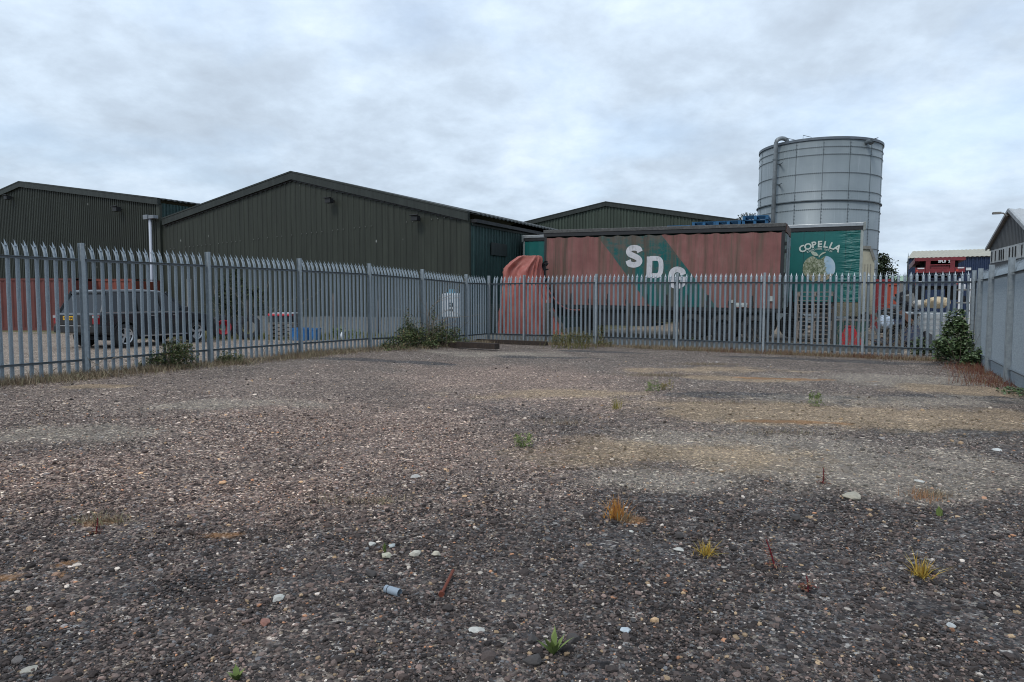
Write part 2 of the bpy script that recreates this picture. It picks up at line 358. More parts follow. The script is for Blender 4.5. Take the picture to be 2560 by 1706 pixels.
hgt = tmath(t, 'ADD', hgt, tmath(t, 'MULTIPLY', fine, .3))
tbump(t, p, hgt, .014, 1.0)
g = npmesh('ground', V, FF, 4, [gm], {n: ('FLOAT', a.reshape(-1)) for n, a in dict(tan=tan, pale=pale, dark=dark, warm=warm, orange=orange, grass=grass).items()})
tag(g, kind='structure')

# loose stones lying on the yard, nearest the camera
rs = np.random.default_rng(4)
ph = (1+5**.5)/2
ico = np.array([(-1,ph,0),(1,ph,0),(-1,-ph,0),(1,-ph,0),(0,-1,ph),(0,1,ph),(0,-1,-ph),(0,1,-ph),(ph,0,-1),(ph,0,1),(-ph,0,-1),(-ph,0,1)])/math.sqrt(1+ph*ph)
icf = np.array([(0,11,5),(0,5,1),(0,1,7),(0,7,10),(0,10,11),(1,5,9),(5,11,4),(11,10,2),(10,7,6),(7,1,8),(3,9,4),(3,4,2),(3,2,6),(3,6,8),(3,8,9),(4,9,5),(2,4,11),(6,2,10),(8,6,7),(9,8,1)])
def gsz(x, y):
    return gzn(x, y)+(fbm(x, y, .9, 5)-.5)*.03
def stones(name, x, y, r, pal, pw, flat=.6, seed=0):
    n = len(x); rg = np.random.default_rng(seed)
    s = np.stack([r*rg.uniform(.75,1.3,n), r*rg.uniform(.75,1.3,n), r*rg.uniform(flat*.6,flat*1.3,n)], -1)
    v = ico[None]*(1+rg.uniform(-.22,.22,(n,12,1)))*s[:,None,:]
    a = rg.uniform(0, 6.283, n); ca, sa = np.cos(a)[:,None], np.sin(a)[:,None]; tl = rg.normal(0,.35,(n,1)); ct, st = np.cos(tl), np.sin(tl)
    y1 = v[...,1]*ct-v[...,2]*st; z1 = v[...,1]*st+v[...,2]*ct; x1 = v[...,0]*ca-y1*sa; y2 = v[...,0]*sa+y1*ca
    P = np.stack([x1+x[:,None], y2+y[:,None], z1+(gsz(x, y)+s[:,2]*rg.uniform(.0,.6,n))[:,None]], -1).reshape(-1,3)
    Fc = (icf[None]+(np.arange(n)*12)[:,None,None]).reshape(-1,3)
    k = rg.choice(len(pal), n, p=np.array(pw)/sum(pw)); col = np.array(pal)[k]*rg.uniform(.62,1.6,(n,1))*np.array([1.07,.98,.93])
    tan, pale, dark, warm, orange, grass = masks(x, y)
    col = col*(1-.33*dark[:,None])*(1+warm[:,None]*(1-dark[:,None])*np.array([.42,.24,.14]))
    col = col*(1-.45*pale[:,None])+np.array([.27,.245,.205])*.45*pale[:,None]
    col = col*(1-.5*tan[:,None])+np.array([.26,.19,.10])*.5*tan[:,None]
    col = col*(1-.6*orange[:,None])+np.array([.34,.17,.06])*.6*orange[:,None]
    col = np.repeat(np.concatenate([np.clip(col,0,1), np.ones((n,1))], 1), 12, 0)
    m, t, p = newmat(name+'_mat'); a_ = attr(t, 'tint')
    sp_ = tnoise(t, tmap(t), 160, 4, .7)
    t.links.new(tmix(t, 1., a_.outputs['Color'], tramp(t, sp_, [(.3, .75), (.7, 1.3)]), 'MULTIPLY'), p.inputs['Base Color']); p.inputs['Roughness'].default_value = .85; p.inputs['Specular IOR Level'].default_value = .3
    return npmesh(name, P, Fc, 3, [m], {'tint': ('FLOAT_COLOR', col)}, smooth=False)
PAL = [(.034,.030,.029),(.070,.060,.057),(.125,.105,.097),(.195,.155,.14),(.12,.13,.14),(.32,.25,.165),(.36,.20,.12),(.50,.48,.44)]
PW = [30,27,19,12,7,2.6,1.,1.5]
def scatter(n, y0, y1, pw, rg, wid=.92):
    y = (y0**pw+(y1**pw-y0**pw)*rg.random(n))**(1/pw); y = np.where(y > .7*y1, y+rg.exponential(.18*y1, n)*(y-.7*y1)/(.3*y1), y); x = (rg.random(n)*2-1)*wid*y; return x, y
x, y = scatter(165000, 2.2, 8.0, .62, rs)
r = rs.lognormal(math.log(.0053), .45, len(x)).clip(.0025, .022)*(.74+.20*np.minimum(y/3.2, 1.6))
mk = masks(x, y); kp = rs.random(len(x)) > .62*mk[1]+.5*mk[0]-.1
tag(stones('gravel', x[kp], y[kp], r[kp], PAL, PW, .62, 2), kind='stuff')
x, y = scatter(3400, 2.2, 9, .9, rs); r = rs.lognormal(math.log(.0125), .38, len(x)).clip(.007, .034); kp = rs.random(len(x)) < .25+masks(x, y)[2]*1.1
tag(stones('asphalt_crumbs', x[kp], y[kp], r[kp], [(.040,.036,.035),(.060,.052,.050),(.085,.07,.065)], [5,4,2], .62, 9), kind='stuff')
x, y = scatter(1700, 2.4, 17, 1.15, rs, .8)
keep = (np.abs(x) < 10) & ((x-A.x)*LD.y-(y-A.y)*LD.x < -.5 if ((0-A.x)*LD.y-(5-A.y)*LD.x) < 0 else (x-A.x)*LD.y-(y-A.y)*LD.x > .5)
x, y = x[keep], y[keep]
r = rs.lognormal(math.log(.0115), .45, len(x)).clip(.006, .034)
tag(stones('loose_pebbles', x, y, r, [(.045,.04,.04),(.09,.075,.07),(.5,.48,.43),(.36,.27,.17),(.24,.24,.24)], [34,22,20,8,14], .6, 5), kind='stuff')

# ---------------------------------------------------------------- palisade fences
def pale_mb():
    m = MB(); prof = [(-.0335,.016),(-.0335,.008),(-.020,-.014),(-.007,.004),(.007,.004),(.020,-.014),(.0335,.008),(.0335,.016)]
    lv = [(.05,0,1),(2.10,0,1),(2.20,.022,1.0),(2.285,.055,1.12)]; n = len(prof); b = 0
    for (z, yo, k) in lv: m.v += [(x*k, y+yo, z) for x, y in prof]
    for i in range(len(lv)-1):
        for k in range(n): m.f.append((i*n+k, i*n+(k+1) % n, (i+1)*n+(k+1) % n, (i+1)*n+k)); m.m.append(0)
    m.f.append(tuple(range(n))); m.m.append(0)
    t0 = len(m.v)-n
    # three points, the outer two splayed
    for (i0, i1, tip) in ((0, 2, (-.050,.090,2.345)), (2, 5, (0,.098,2.40)), (5, 7, (.050,.090,2.345))):
        q = len(m.v); m.v.append(tip); idx = list(range(t0+i0, t0+i1+1))
        for a, c in zip(idx, idx[1:]): m.f.append((a, c, q)); m.m.append(0)
        m.f.append((idx[0], q, idx[-1])); m.m.append(0)
    return m
def ipost_mb(h):
    m = MB(); m.box(-.03,.03,-.118,-.110,0,h); m.box(-.03,.03,-.020,-.012,0,h); m.box(-.004,.004,-.1098,-.0202,0,h); return m
pale_src = None
def palisade(name, label, P0, D, posts, inward, cov, hz):
    """P0 start, D unit direction; inward: local -y faces the yard. posts = distances along D"""
    global pale_src
    yv = -inward; M = Matrix(((D.x, yv.x, 0, P0.x), (D.y, yv.y, 0, P0.y), (0, 0, 1, 0), (0, 0, 0, 1)))
    if D.cross(yv).z < 0: # keep right-handed
        D2 = -D; M = Matrix(((D2.x, yv.x, 0, P0.x), (D2.y, yv.y, 0, P0.y), (0, 0, 1, 0), (0, 0, 0, 1))); sg = -1
    else: sg = 1
    root = thing(name, label, 'fence', M)
    z_at = lambda s: gz(*(P0+D*s).xy)
    pm = ipost_mb(2.42); first = None; pals = []
    for s in posts:
        if first is None: first = pm.build('post', M_galv, root); o = first
        else: o = first.copy(); C.objects.link(o); o.parent = root
        o.location = (sg*s, 0, z_at(s)-.02)
    for a, b in zip(posts, posts[1:]):
        for zr in (.30, 2.10):
            m = MB(); za, zb = z_at(a)+zr+rnd.uniform(-.006,.006), z_at(b)+zr+rnd.uniform(-.006,.006); e = .034
            A_ = Vector((sg*(a+e), 0, za)); B_ = Vector((sg*(b-e), 0, zb))
            m.bar(A_+Vector((0,-.0185,0)), B_+Vector((0,-.0185,0)), .006, .045)
            m.bar(A_+Vector((0,-.044,.0195)), B_+Vector((0,-.044,.0195)), .045, .006)
            m.build('rail', M_galvd, root)
        n = 17; st = (b-a)/(n+.4) if b-a > 2 else None
        if st is None: n = max(1, round((b-a)/.152)-1); st = (b-a)/(n+.4)
        for k in range(n): pals.append(a+st*(k+.7))
    me = None
    def px(s):
        p = P0+D*s; return -p.y
    pals.sort(key=lambda s: (P0+D*s).y)
    def tmat(s): return Matrix.Translation((sg*s, 0, z_at(s))) @ Matrix.Rotation(R(rnd.gauss(0,.13)), 4, 'Y') @ Matrix.Rotation(R(rnd.gauss(0,.9)), 4, 'Z')
    pm = pale_mb()
    for s in pals[:100]:
        if pale_src is None: pale_src = pm.build('pale', M_galvp, root); o = pale_src
        else: o = pale_src.copy(); C.objects.link(o); o.parent = root
        o.matrix_local = tmat(s)
    if pals[100:]:
        m = MB()
        for s in pals[100:]:
            T = tmat(s); m.add([T @ Vector(v) for v in pm.v], pm.f)
        tag(m.build('pale', M_galvp, root), kind='stuff')
    return root
inL = Vector((LD.y*-1, LD.x, 0)); inL = inL if inL.dot(Vector((0,10,0))-A) > 0 else -inL
inE = Vector((ED.y, -ED.x, 0)); inE = inE if inE.dot(Vector((0,10,0))-A) > 0 else -inE
inR = Vector((RD.y*-1, RD.x, 0)); inR = inR if inR.dot(Vector((0,10,0))-B) > 0 else -inR
palisade('palisade_fence', 'long galvanised palisade fence in front of the parked car and green sheds', A, LD, [.0, 1.49, 4.0, 6.46, 9.02, 11.58, 14.16, 16.74, 19.3, 21.9], inL, 0, 0)
palisade('palisade_fence', 'galvanised palisade fence across the back of the yard in front of the lorry trailers', A+ED*.06, ED, [1.47, 4.16, 6.86, 9.45, 12.08, 14.62], inE, 0, 0)
# short first bay of the back fence shares the corner post
def shortbay():
    root = [o for o in C.objects if o.name.startswith('palisade_fence') and o.parent is None][1]
    for zr in (.30, 2.10):
        m = MB(); m.bar((.05,-.0185,zr), (1.436,-.0185,zr), .006, .045); m.bar((.05,-.044,zr+.0195), (1.436,-.044,zr+.0195), .045, .006); m.build('rail', M_galvd, root)
    for k in range(8):
        o = pale_src.copy(); C.objects.link(o); o.parent = root; o.matrix_local = Matrix.Translation((.17+k*.153, 0, 0)) @ Matrix.Rotation(R(rnd.gauss(0,.5)), 4, 'Y')
shortbay()
palisade('palisade_fence', 'galvanised palisade fence along the right side of the yard, seen almost edge on', B, RD, [0, 1.3, 3.2, 5.8, 8.4, 11.0], inR, 0, 0)

# ---------------------------------------------------------------- sheds
def clad_mat(name, col, var=.12, spots=True, moss=None):
    m, t, p = newmat(name); v = tmap(t)
    a = tnoise(t, v, .8, 6, .6); c = tramp(t, a, [(.3, tuple(x*(1-var) for x in col)), (.7, tuple(x*(1+var) for x in col))])
    s = tnoise(t, tmap(t, (1,1,.04)), 5, 5, .7); c = tmix(t, tramp(t, s, [(.42, 0.), (.68, .6)]), c, tuple(x*2.0 for x in col))
    s2 = tnoise(t, tmap(t, (1,1,.05), loc=(9,9,2)), 8, 4, .7); c = tmix(t, tramp(t, s2, [(.5, 0.), (.8, .45)]), c, tuple(x*.55 for x in col))
    if spots:
        vo = tn(t, 'ShaderNodeTexVoronoi'); vo.inputs['Scale'].default_value = 1.1; t.links.new(tmap(t, (1,1,.55)), vo.inputs['Vector'])
        c = tmix(t, tramp(t, vo.outputs['Distance'], [(.03, .75), (.045, 0.)]), c, (.32,.33,.31))
    if moss: c = tmix(t, tramp(t, tnoise(t, v, 1.7, 7, .7), [(.5, 0.), (.7, .5)]), c, moss)
    t.links.new(c, p.inputs['Base Color']); p.inputs['Roughness'].default_value = .62; p.inputs['Specular IOR Level'].default_value = .35
    return m
M_olive = clad_mat('olive_cladding', (.023,.027,.020))
M_olive2 = clad_mat('olive_cladding_ribbed', (.020,.024,.018))
M_green = clad_mat('green_cladding', (.036,.048,.036))
M_teal = clad_mat('dark_teal_cladding', (.020,.045,.043), .3, True, (.008,.02,.022))
M_trim = clad_mat('trim_paint', (.022,.027,.024), .1, False)
M_trimd = clad_mat('dark_trim', (.018,.022,.022), .1, False)
M_roofg = clad_mat('dark_roof', (.035,.040,.040), .15, False)
def clad(xs0, xs1, top, pitch, depth, y=0, z0=0, frac=.5, rib=.25):
    """trapezoid ribbed wall in facade frame, top(x) gives its upper edge"""
    m = MB(); x = xs0; pr = []
    while x < xs1:
        for dx_, d in ((0,0),(pitch*(1-frac-rib/2),0),(pitch*(1-frac),-depth),(pitch*(1-rib/2),-depth)):
            if x+dx_ < xs1: pr.append((x+dx_, y+d))
        x += pitch
    pr.append((xs1, y))
    for (x, yy) in pr: m.v += [(x, yy, z0), (x, yy, top(x))]
    for i in range(len(pr)-1): m.f.append((2*i, 2*i+2, 2*i+3, 2*i+1)); m.m.append(0)
    return m
def lin(pts):
    def f(x):
        for (a, za), (b, zb) in zip(pts, pts[1:]):
            if x <= b: return za+(zb-za)*(x-a)/(b-a)
        return pts[-1][1]
    return f
def lamp_part(root, x, z, s=1.0, y=-.1):
    m = MB(); m.box(x-.16*s, x+.16*s, y-.34*s, y-.10*s, z-.10*s, z+.12*s, M=None); m.box(x-.22*s, x+.22*s, y-.40*s, y-.30*s, z+.122*s, z+.16*s); m.bar((x,y-.1*s,z),(x,y+.1,z+.05),.06*s)
    return m.build('wall_lamp', M_black, root, bevel=.01)
FB = frame((-1.77, 28.5, 0), 28.5)
# big shed
big = thing('warehouse', 'large olive green steel shed with a broad gable behind the left fence', 'warehouse', FB)
L0 = hit(FB, 411, 547); LC_ = hit(FB, 403, 497); AP = hit(FB, 733, 430); R0 = hit(FB, 1175, 530)
gab = [(L0[0], L0[1]), AP, (0, R0[1])]
gt = lin([(L0[0], L0[1]-.32), (AP[0], AP[1]-.32), (0, R0[1]-.32)])
clad(LC_[0]+.01, -.35, gt, .333, .020, 0, .0, .3, .12).build('gable_wall', M_olive, big)
MB().box(-.36, .02, -.06, .06, 0, R0[1]-.3).build('corner_flashing', M_olive, big)
def verge(root, a, b, m, h=.38, y0=-.16, y1=.02, name='verge_trim'):
    mb = MB(); (x0, z0), (x1, z1) = a, b
    mb.add([(x0,y0,z0-h),(x1,y0,z1-h),(x1,y1,z1-h),(x0,y1,z0-h),(x0,y0,z0),(x1,y0,z1),(x1,y1,z1),(x0,y1,z0)], [(0,3,2,1),(4,5,6,7),(0,1,5,4),(1,2,6,5),(2,3,7,6),(3,0,4,7)])
    mb.add([(x0,y0-.02,z0-.05),(x1,y0-.02,z1-.05),(x1,y0-.003,z1-.05),(x0,y0-.003,z0-.05),(x0,y0-.02,z0+.02),(x1,y0-.02,z1+.02),(x1,y1,z1+.02),(x0,y1,z0+.02)], [(0,3,2,1),(4,5,6,7),(0,1,5,4),(1,2,6,5),(2,3,7,6),(3,0,4,7)])
    return mb.build(name, m, root)
verge(big, gab[0], gab[1], M_trim); verge(big, (gab[1][0]+.004, gab[1][1]), gab[2], M_trim)
def foam_notches(root, a, b):
    m = MB(); (x0, z0), (x1, z1) = a, b; n = int(abs(x1-x0)/.333)
    m.add([(x0,-.05,z0-.44),(x1,-.05,z1-.44),(x1,-.05,z1-.385),(x0,-.05,z0-.385)], [(0,1,2,3)])
    for k in range(n):
        x = x0+(x1-x0)*(k+.5)/n; z = z0+(z1-z0)*(k+.5)/n-.40; m.box(x-.09, x+.09, -.058, -.046, z-.06, z+.01)
    m.build('eave_filler', M_black, root)
foam_notches(big, gab[0], gab[1]); foam_notches(big, gab[1], gab[2])
def roof(root, a, b, length, m, y0=.0, over=0, corr=.0):
    mb = MB(); (x0, z0), (x1, z1) = a, b; dxn = (x1-x0); 
    ys_ = np.arange(y0, length, .18) if corr else [y0, length]
    for i, yy in enumerate(ys_):
        d = (corr if i % 2 else 0); mb.v += [(x0, yy, z0+d), (x1, yy, z1+d), (x0, yy, z0+d-.06), (x1, yy, z1+d-.06)]
    for i in range(len(ys_)-1):
        o = 4*i; mb.f += [(o, o+1, o+5, o+4), (o+3, o+2, o+6, o+7), (o+1, o+3, o+7, o+5), (o+2, o, o+4, o+6)]; mb.m += [0]*4
    return mb.build('roof', m, root)
roof(big, gab[0], (gab[1][0]-.003, gab[1][1]-.02), 34, M_roofg, .03)
roof(big, (gab[1][0]+.003, gab[1][1]-.02), (.42, gab[2][1]-.10), 34, M_roofg, .03, corr=.05)
# side wall, ribs along y
sw = clad(0, 34, lambda x: R0[1]-.45, .25, .04, 0, 0, .4, .14)
sw.v = [(-(y_)+.03, x_+.06, z_) for x_, y_, z_ in sw.v]
sw.build('side_wall', M_teal, big)
MB().box(.02, .30, .06, 34, R0[1]-.44, R0[1]-.30).build('gutter', M_black, big)
MB().box(.075, .10, .06, 34, R0[1]-.55, R0[1]-.46).build('eave_strip', M_trim, big)
MB().box(.08, .12, 1.6, 3.0, 3.5, 4.05).build('blocked_opening', M_trimd, big)
mm = MB(); mm.box(.08,.11,5.4,5.5,0,4.3); mm.box(.08,.11,11.5,11.6,0,4.3); mm.box(.08,.14,5.5,11.5,4.2,4.32); mm.build('door_frame', M_trimd, big)
for (u, v, s) in ((835,505,1.0),(1050,549,1.0)):
    x_, z_ = hit(FB, u, v); lamp_part(big, x_, z_, 1.0)
# row of sheet fixings
mm = MB()
for k in range(0, 60):
    x_ = L0[0]+.5+k*.333
    if x_ > -.5: break
    if rnd.random() < .7: mm.box(x_-.022, x_+.022, -.055, -.035, 4.36+.012*k-.02, 4.36+.012*k+.02)
mm.build('fixing_screws', mat('washer_grey', (.12,.125,.115), .7), big)
# left shed
LC = hit(FB, 403, 497); LA = hit(FB, 57, 455); LE = hit(FB, -500, 600)
le = (LA[0]-(LC[0]-LA[0]), LC[1])
ls = thing('warehouse', 'ribbed dark green shed at the far left rising above the red containers', 'warehouse', FB)
ltop = lin([(le[0], le[1]-.34), (LA[0], LA[1]-.34), (LC[0], LC[1]-.34)])
clad(le[0], LC[0]-.30, ltop, .2, .045, -.06, 0, .5, .2).build('gable_wall', M_olive2, ls)
MB().box(LC[0]-.30, LC[0], -.13, 0.02, 0, LC[1]-.3).build('corner_flashing', M_olive, ls)
verge(ls, le, LA, M_trim, .36, -.24, -.04); verge(ls, (LA[0]+.004, LA[1]), LC, M_trim, .36, -.24, -.04)
sw = clad(0, 34, lambda x: LC[1]-.25, .2, .045, 0, 0, .5, .2); sw.v = [(LC[0]-.03-y_, x_+.03, z_) for x_, y_, z_ in sw.v]; sw.build('side_wall', M_teal, ls)
roof(ls, (LA[0]+.003, LA[1]-.02), (LC[0]+.18, LC[1]-.05), 34, M_roofg, -.03, corr=.06); roof(ls, le, (LA[0]-.003, LA[1]-.02), 34, M_roofg, -.03)
for (u, v) in ((36,497),(309,526)):
    x_, z_ = hit(FB, u, v); lamp_part(ls, x_, z_, 1.15, -.16)
hx, hz_ = hit(FB, 392, 546)
mm = MB(); mm.box(hx-.33, hx+.05, -.62, -.24, hz_-.12, hz_+.13); mm.box(hx+.051, hx+.52, -.56, -.26, hz_-.09, hz_+.09)
hop = mm.build('rain_hopper', mat('zinc', (.19,.21,.23), .6, .2), ls, bevel=.015)
dp = MB().tube([(hx+.03, -.43, hz_-.12), (hx+.03, -.43, 1.6), (hx+.03,-.40,0.)], .078, 12).build('downpipe', mat('white_pvc', (.42,.45,.52), .45, 0, .05), ls, smooth=True)
# rear shed
FC = frame(at(1516, 750, 50), 28.5)
rl = hit(FC, 1270, 566); ra = hit(FC, 1516, 505); rr = hit(FC, 1900, 557)
rr = (rr[0], rr[1]); rx2 = rr[0]
rear = thing('warehouse', 'mid green ribbed shed with a low gable rising behind the trailer roofs', 'warehouse', FC)
clad(rl[0], rr[0], lin([(rl[0], rl[1]-.3), (ra[0], ra[1]-.3), (rr[0], rr[1]-.3)]), .245, .05, 0, 0, .5, .2).build('gable_wall', M_green, rear)
verge(rear, rl, ra, M_trim, .32); verge(rear, (ra[0]+.004, ra[1]), rr, M_trim, .32)
roof(rear, rl, (ra[0]-.003, ra[1]-.02), 40, M_roofg, .03); roof(rear, (ra[0]+.003, ra[1]-.02), rr, 40, M_roofg, .03)

# ---------------------------------------------------------------- galvanised silo
def tankmat():
    m, t, p = newmat('tank_steel'); v = tmap(t)
    a = tnoise(t, v, .6, 6, .6); c = tramp(t, a, [(.3, (.175,.21,.225)), (.7, (.225,.262,.278))])
    s = tnoise(t, tmap(t, (1,1,.03)), 2.2, 6, .7); c = tmix(t, tramp(t, s, [(.35, 0.), (.75, .5)]), c, (.15,.18,.205))
    s2 = tnoise(t, tmap(t, (1,1,.05), loc=(3,8,1)), 5, 6, .75); c = tmix(t, tramp(t, s2, [(.56, 0.), (.74, .5)]), c, (.36,.40,.42))
    s3 = tnoise(t, tmap(t, (.4,.4,6)), 4, 3, .6); c = tmix(t, tramp(t, s3, [(.5, 0.), (.8, .18)]), c, (.13,.15,.17))
    t.links.new(c, p.inputs['Base Color']); p.inputs['Metallic'].default_value = .15; p.inputs['Roughness'].default_value = .5
    return m
M_tank = tankmat(); M_seam = mat('tank_seam', (.125,.15,.165), .6, .3)
TP = at(2032, 750, 48); RT = 3.93; TM = Matrix.Translation((TP.x, TP.y, 0)) @ Matrix.Rotation(R(1.0), 4, Vector((-math.sin(R(-24.5)), math.cos(R(-24.5)), 0)).normalized())
TM = Matrix.Translation((TP.x, TP.y, 0)) @ Matrix.Rotation(R(.9), 4, 'Y')
tank = thing('storage_tank', 'tall round galvanised steel tank with bolted seams behind the green trailer', 'tank', TM)
zt = lambda v: 1.53+(750-v)*(48-3.9)/1693
HT = zt(350)
MB().lathe([(RT, 0), (RT, HT), (RT-.03, HT), (RT-.03, HT-1.5), (0, HT-1.2)], 96, m=0).build('shell', M_tank, tank, smooth=False)
tank.children[0].data.polygons.foreach_set('use_smooth', [True]*len(tank.children[0].data.polygons))
def ring(z, r, h, name, m):
    MB().lathe([(RT-.01, z-h/2), (RT+r, z-h/2), (RT+r, z+h/2), (RT-.01, z+h/2)], 96).build(name, m, tank)
ring(HT-.03, .06, .16, 'rim', mat('rim_steel', (.12,.14,.16), .5, .4)); ring(zt(503), .09, .06, 'stiffening_ring', M_seam)
seams = [zt(v) for v in (372,390.6,435.6,480,525,572,620,670,720)]
for z in seams:
    ring(z, .006, .018, 'sheet_seam', M_seam)
vt = [R(a) for a in range(-180, 180, 24)]
a00 = math.atan2(-TP.y, -TP.x)
for a in np.arange(-96, 97, 24):
    an = a00+R(float(a)+3.4); m = MB()
    T = Matrix.Rotation(an, 4, 'Z'); m.box(RT-.005, RT+.014, -.014, .014, .1, HT-.12, M=T); m.build('vertical_seam', M_seam, tank)
m = MB()
for z in seams:
    for k in range(0, 110):
        T = Matrix.Rotation(a00+R(-100+200*k/110), 4, 'Z'); m.box(RT+.0065, RT+.03, -.03, .03, z-.022, z+.022, M=T)
for a in np.arange(-96, 97, 24):
    for k in range(int(HT/.22)):
        z = .2+k*.22
        if zt(480) > z or z > zt(391): T = Matrix.Rotation(a00+R(float(a)+3.4), 4, 'Z'); m.box(RT+.014, RT+.035, -.024, .05, z-.02, z+.02, M=T)
tag(m.build('seam_bolts', M_seam, tank), kind='stuff')
def tpt(u, r, z):  # point at radius r of the tank seen in column u
    best = None
    for k in range(-90, 91):
        an = a00+R(k); q = TM @ Vector((r*math.cos(an), r*math.sin(an), z)); 
        uu = 1280+F*q.x/q.y
        if best is None or abs(uu-u) < best[0]: best = (abs(uu-u), an)
    an = best[1]; return Vector((r*math.cos(an), r*math.sin(an), z)), an
q, an = tpt(1922, RT+.42, 0); dr = Vector((math.cos(an), math.sin(an), 0)); z1 = HT+.02
tg = Vector((-dr.y, dr.x, 0))
pts = [q, q+Vector((0,0,z1))]
for k in range(1, 9):
    a_ = math.pi*k/8; pts.append(q+Vector((0,0,z1))-dr*(.32*(1-math.cos(a_)))+tg*(.2*(1-math.cos(a_)))+Vector((0,0,.28*math.sin(a_))))
M_pipe = mat('pipe_steel', (.20,.225,.24), .5, .3, streak=.3)
MB().tube(pts, .14, 14).build('inlet_pipe', M_pipe, tank, smooth=True)
for z in (HT*.2, HT*.55, HT-1.1):
    m = MB(); m.lathe([(.138,-.04),(.18,-.04),(.18,.04),(.138,.04)], 16, o=q+Vector((0,0,z))); m.build('pipe_flange', M_seam, tank)
for z in (zt(455), zt(403), zt(560)):
    m = MB(); b_ = q-dr*.42+Vector((0,0,z)); m.bar(b_, b_+dr*.45+tg*.0, .05, .08); m.bar(b_+tg*.0, b_+tg*.55+dr*.35, .05, .04); m.build('pipe_bracket', M_seam, tank)
q, an = tpt(2152, RT, zt(360)); dr = Vector((math.cos(an), math.sin(an), 0))
m = MB().tube([q-dr*.05, q+dr*.35, q+dr*.42+Vector((0,0,-.16))], .15, 12); m.tube([q+dr*.25+Vector((.05,0,.1)), q+dr*.5+Vector((.35,0,.2))], .03, 6); m.build('overflow_spout', M_seam, tank)
for u in (1955, 1995):
    q, an = tpt(u, RT, HT); MB().tube([q, q+Vector((0,0,.28)), q+Vector((.55,0,.16))], .02, 5).build('rim_bracket', M_seam, tank)

# ---------------------------------------------------------------- curtain side trailers
def textmesh(txt, size, off=0., ext=.0, space=1.0):
    cu = bpy.data.curves.new('t', 'FONT'); cu.body = txt; cu.size = size; cu.offset = off; cu.extrude = ext; cu.align_x = 'CENTER'; cu.space_character = space; cu.resolution_u = 3
    o = bpy.data.objects.new('t', cu); C.objects.link(o); bpy.context.view_layer.update()
    me = bpy.data.meshes.new_from_object(o.evaluated_get(bpy.context.evaluated_depsgraph_get()))
    v = [tuple(x.co) for x in me.vertices]; f = [tuple(pp.vertices) for pp in me.polygons]
    bpy.data.objects.remove(o); bpy.data.curves.remove(cu); bpy.data.meshes.remove(me); return v, f
def text_on(mb, txt, size, x, z, y, rot=0, off=0., m=0, sx=1, fold=None):
    v, f = textmesh(txt, size, off); c, s = math.cos(rot), math.sin(rot)
    vv = []
    for a, b, _ in v:
        a *= sx; X_ = x+a*c-b*s; Z_ = z+a*s+b*c; vv.append((X_, (fold(X_, Z_) if fold else 0)+y, Z_))
    mb.add(vv, f, m)
def wheel(parent, x, y, r=.5, wd=.3, rim=None, name='wheel', side=-1):
    e = bpy.data.objects.new(name, None); C.objects.link(e); e.parent = parent; e.location = (x, y, r)
    MB().lathe([(r*.58,-wd/2),(r*.9,-wd/2),(r,-wd*.32),(r,wd*.32),(r*.9,wd/2),(r*.58,wd/2),(r*.58,-wd/2)], 28, ax='y').build('tyre', M_rubber, e, smooth=True)
    m = MB().lathe([(.02, side*wd*.1),(r*.2, side*wd*.1),(r*.24, side*wd*.2),(r*.5, side*wd*.05),(r*.58, side*wd*.42)], 20, ax='y')
    m.build('rim', rim or M_under, e); return e
def foldfn(seed, amp, L, H, z0):
    rg = random.Random(seed); cr = []; x = .3
    while x < L: cr.append((x, rg.uniform(.05,.11), rg.uniform(.5,1.), rg.uniform(-.35,.35))); x += rg.uniform(.45,.72)
    def f(x, z):
        h = (z-z0)/(H-z0); y = 0
        for (c, wd, a, sl) in cr:
            d = (x-c-sl*(1-h)*.25)/(wd*(1+.7*(1-h)))
            if abs(d) < 3: y += a*math.exp(-d*d)*(.35+.65*h**2)
        y += .5*math.sin(x*2.1+h*1.3)*(1-h)*.6+.35*math.sin(x*5.3+h*4)*.4+.2*math.sin(x*11+h*7)*(h-.3)
        return -amp*y
    return f, [c[0] for c in cr]
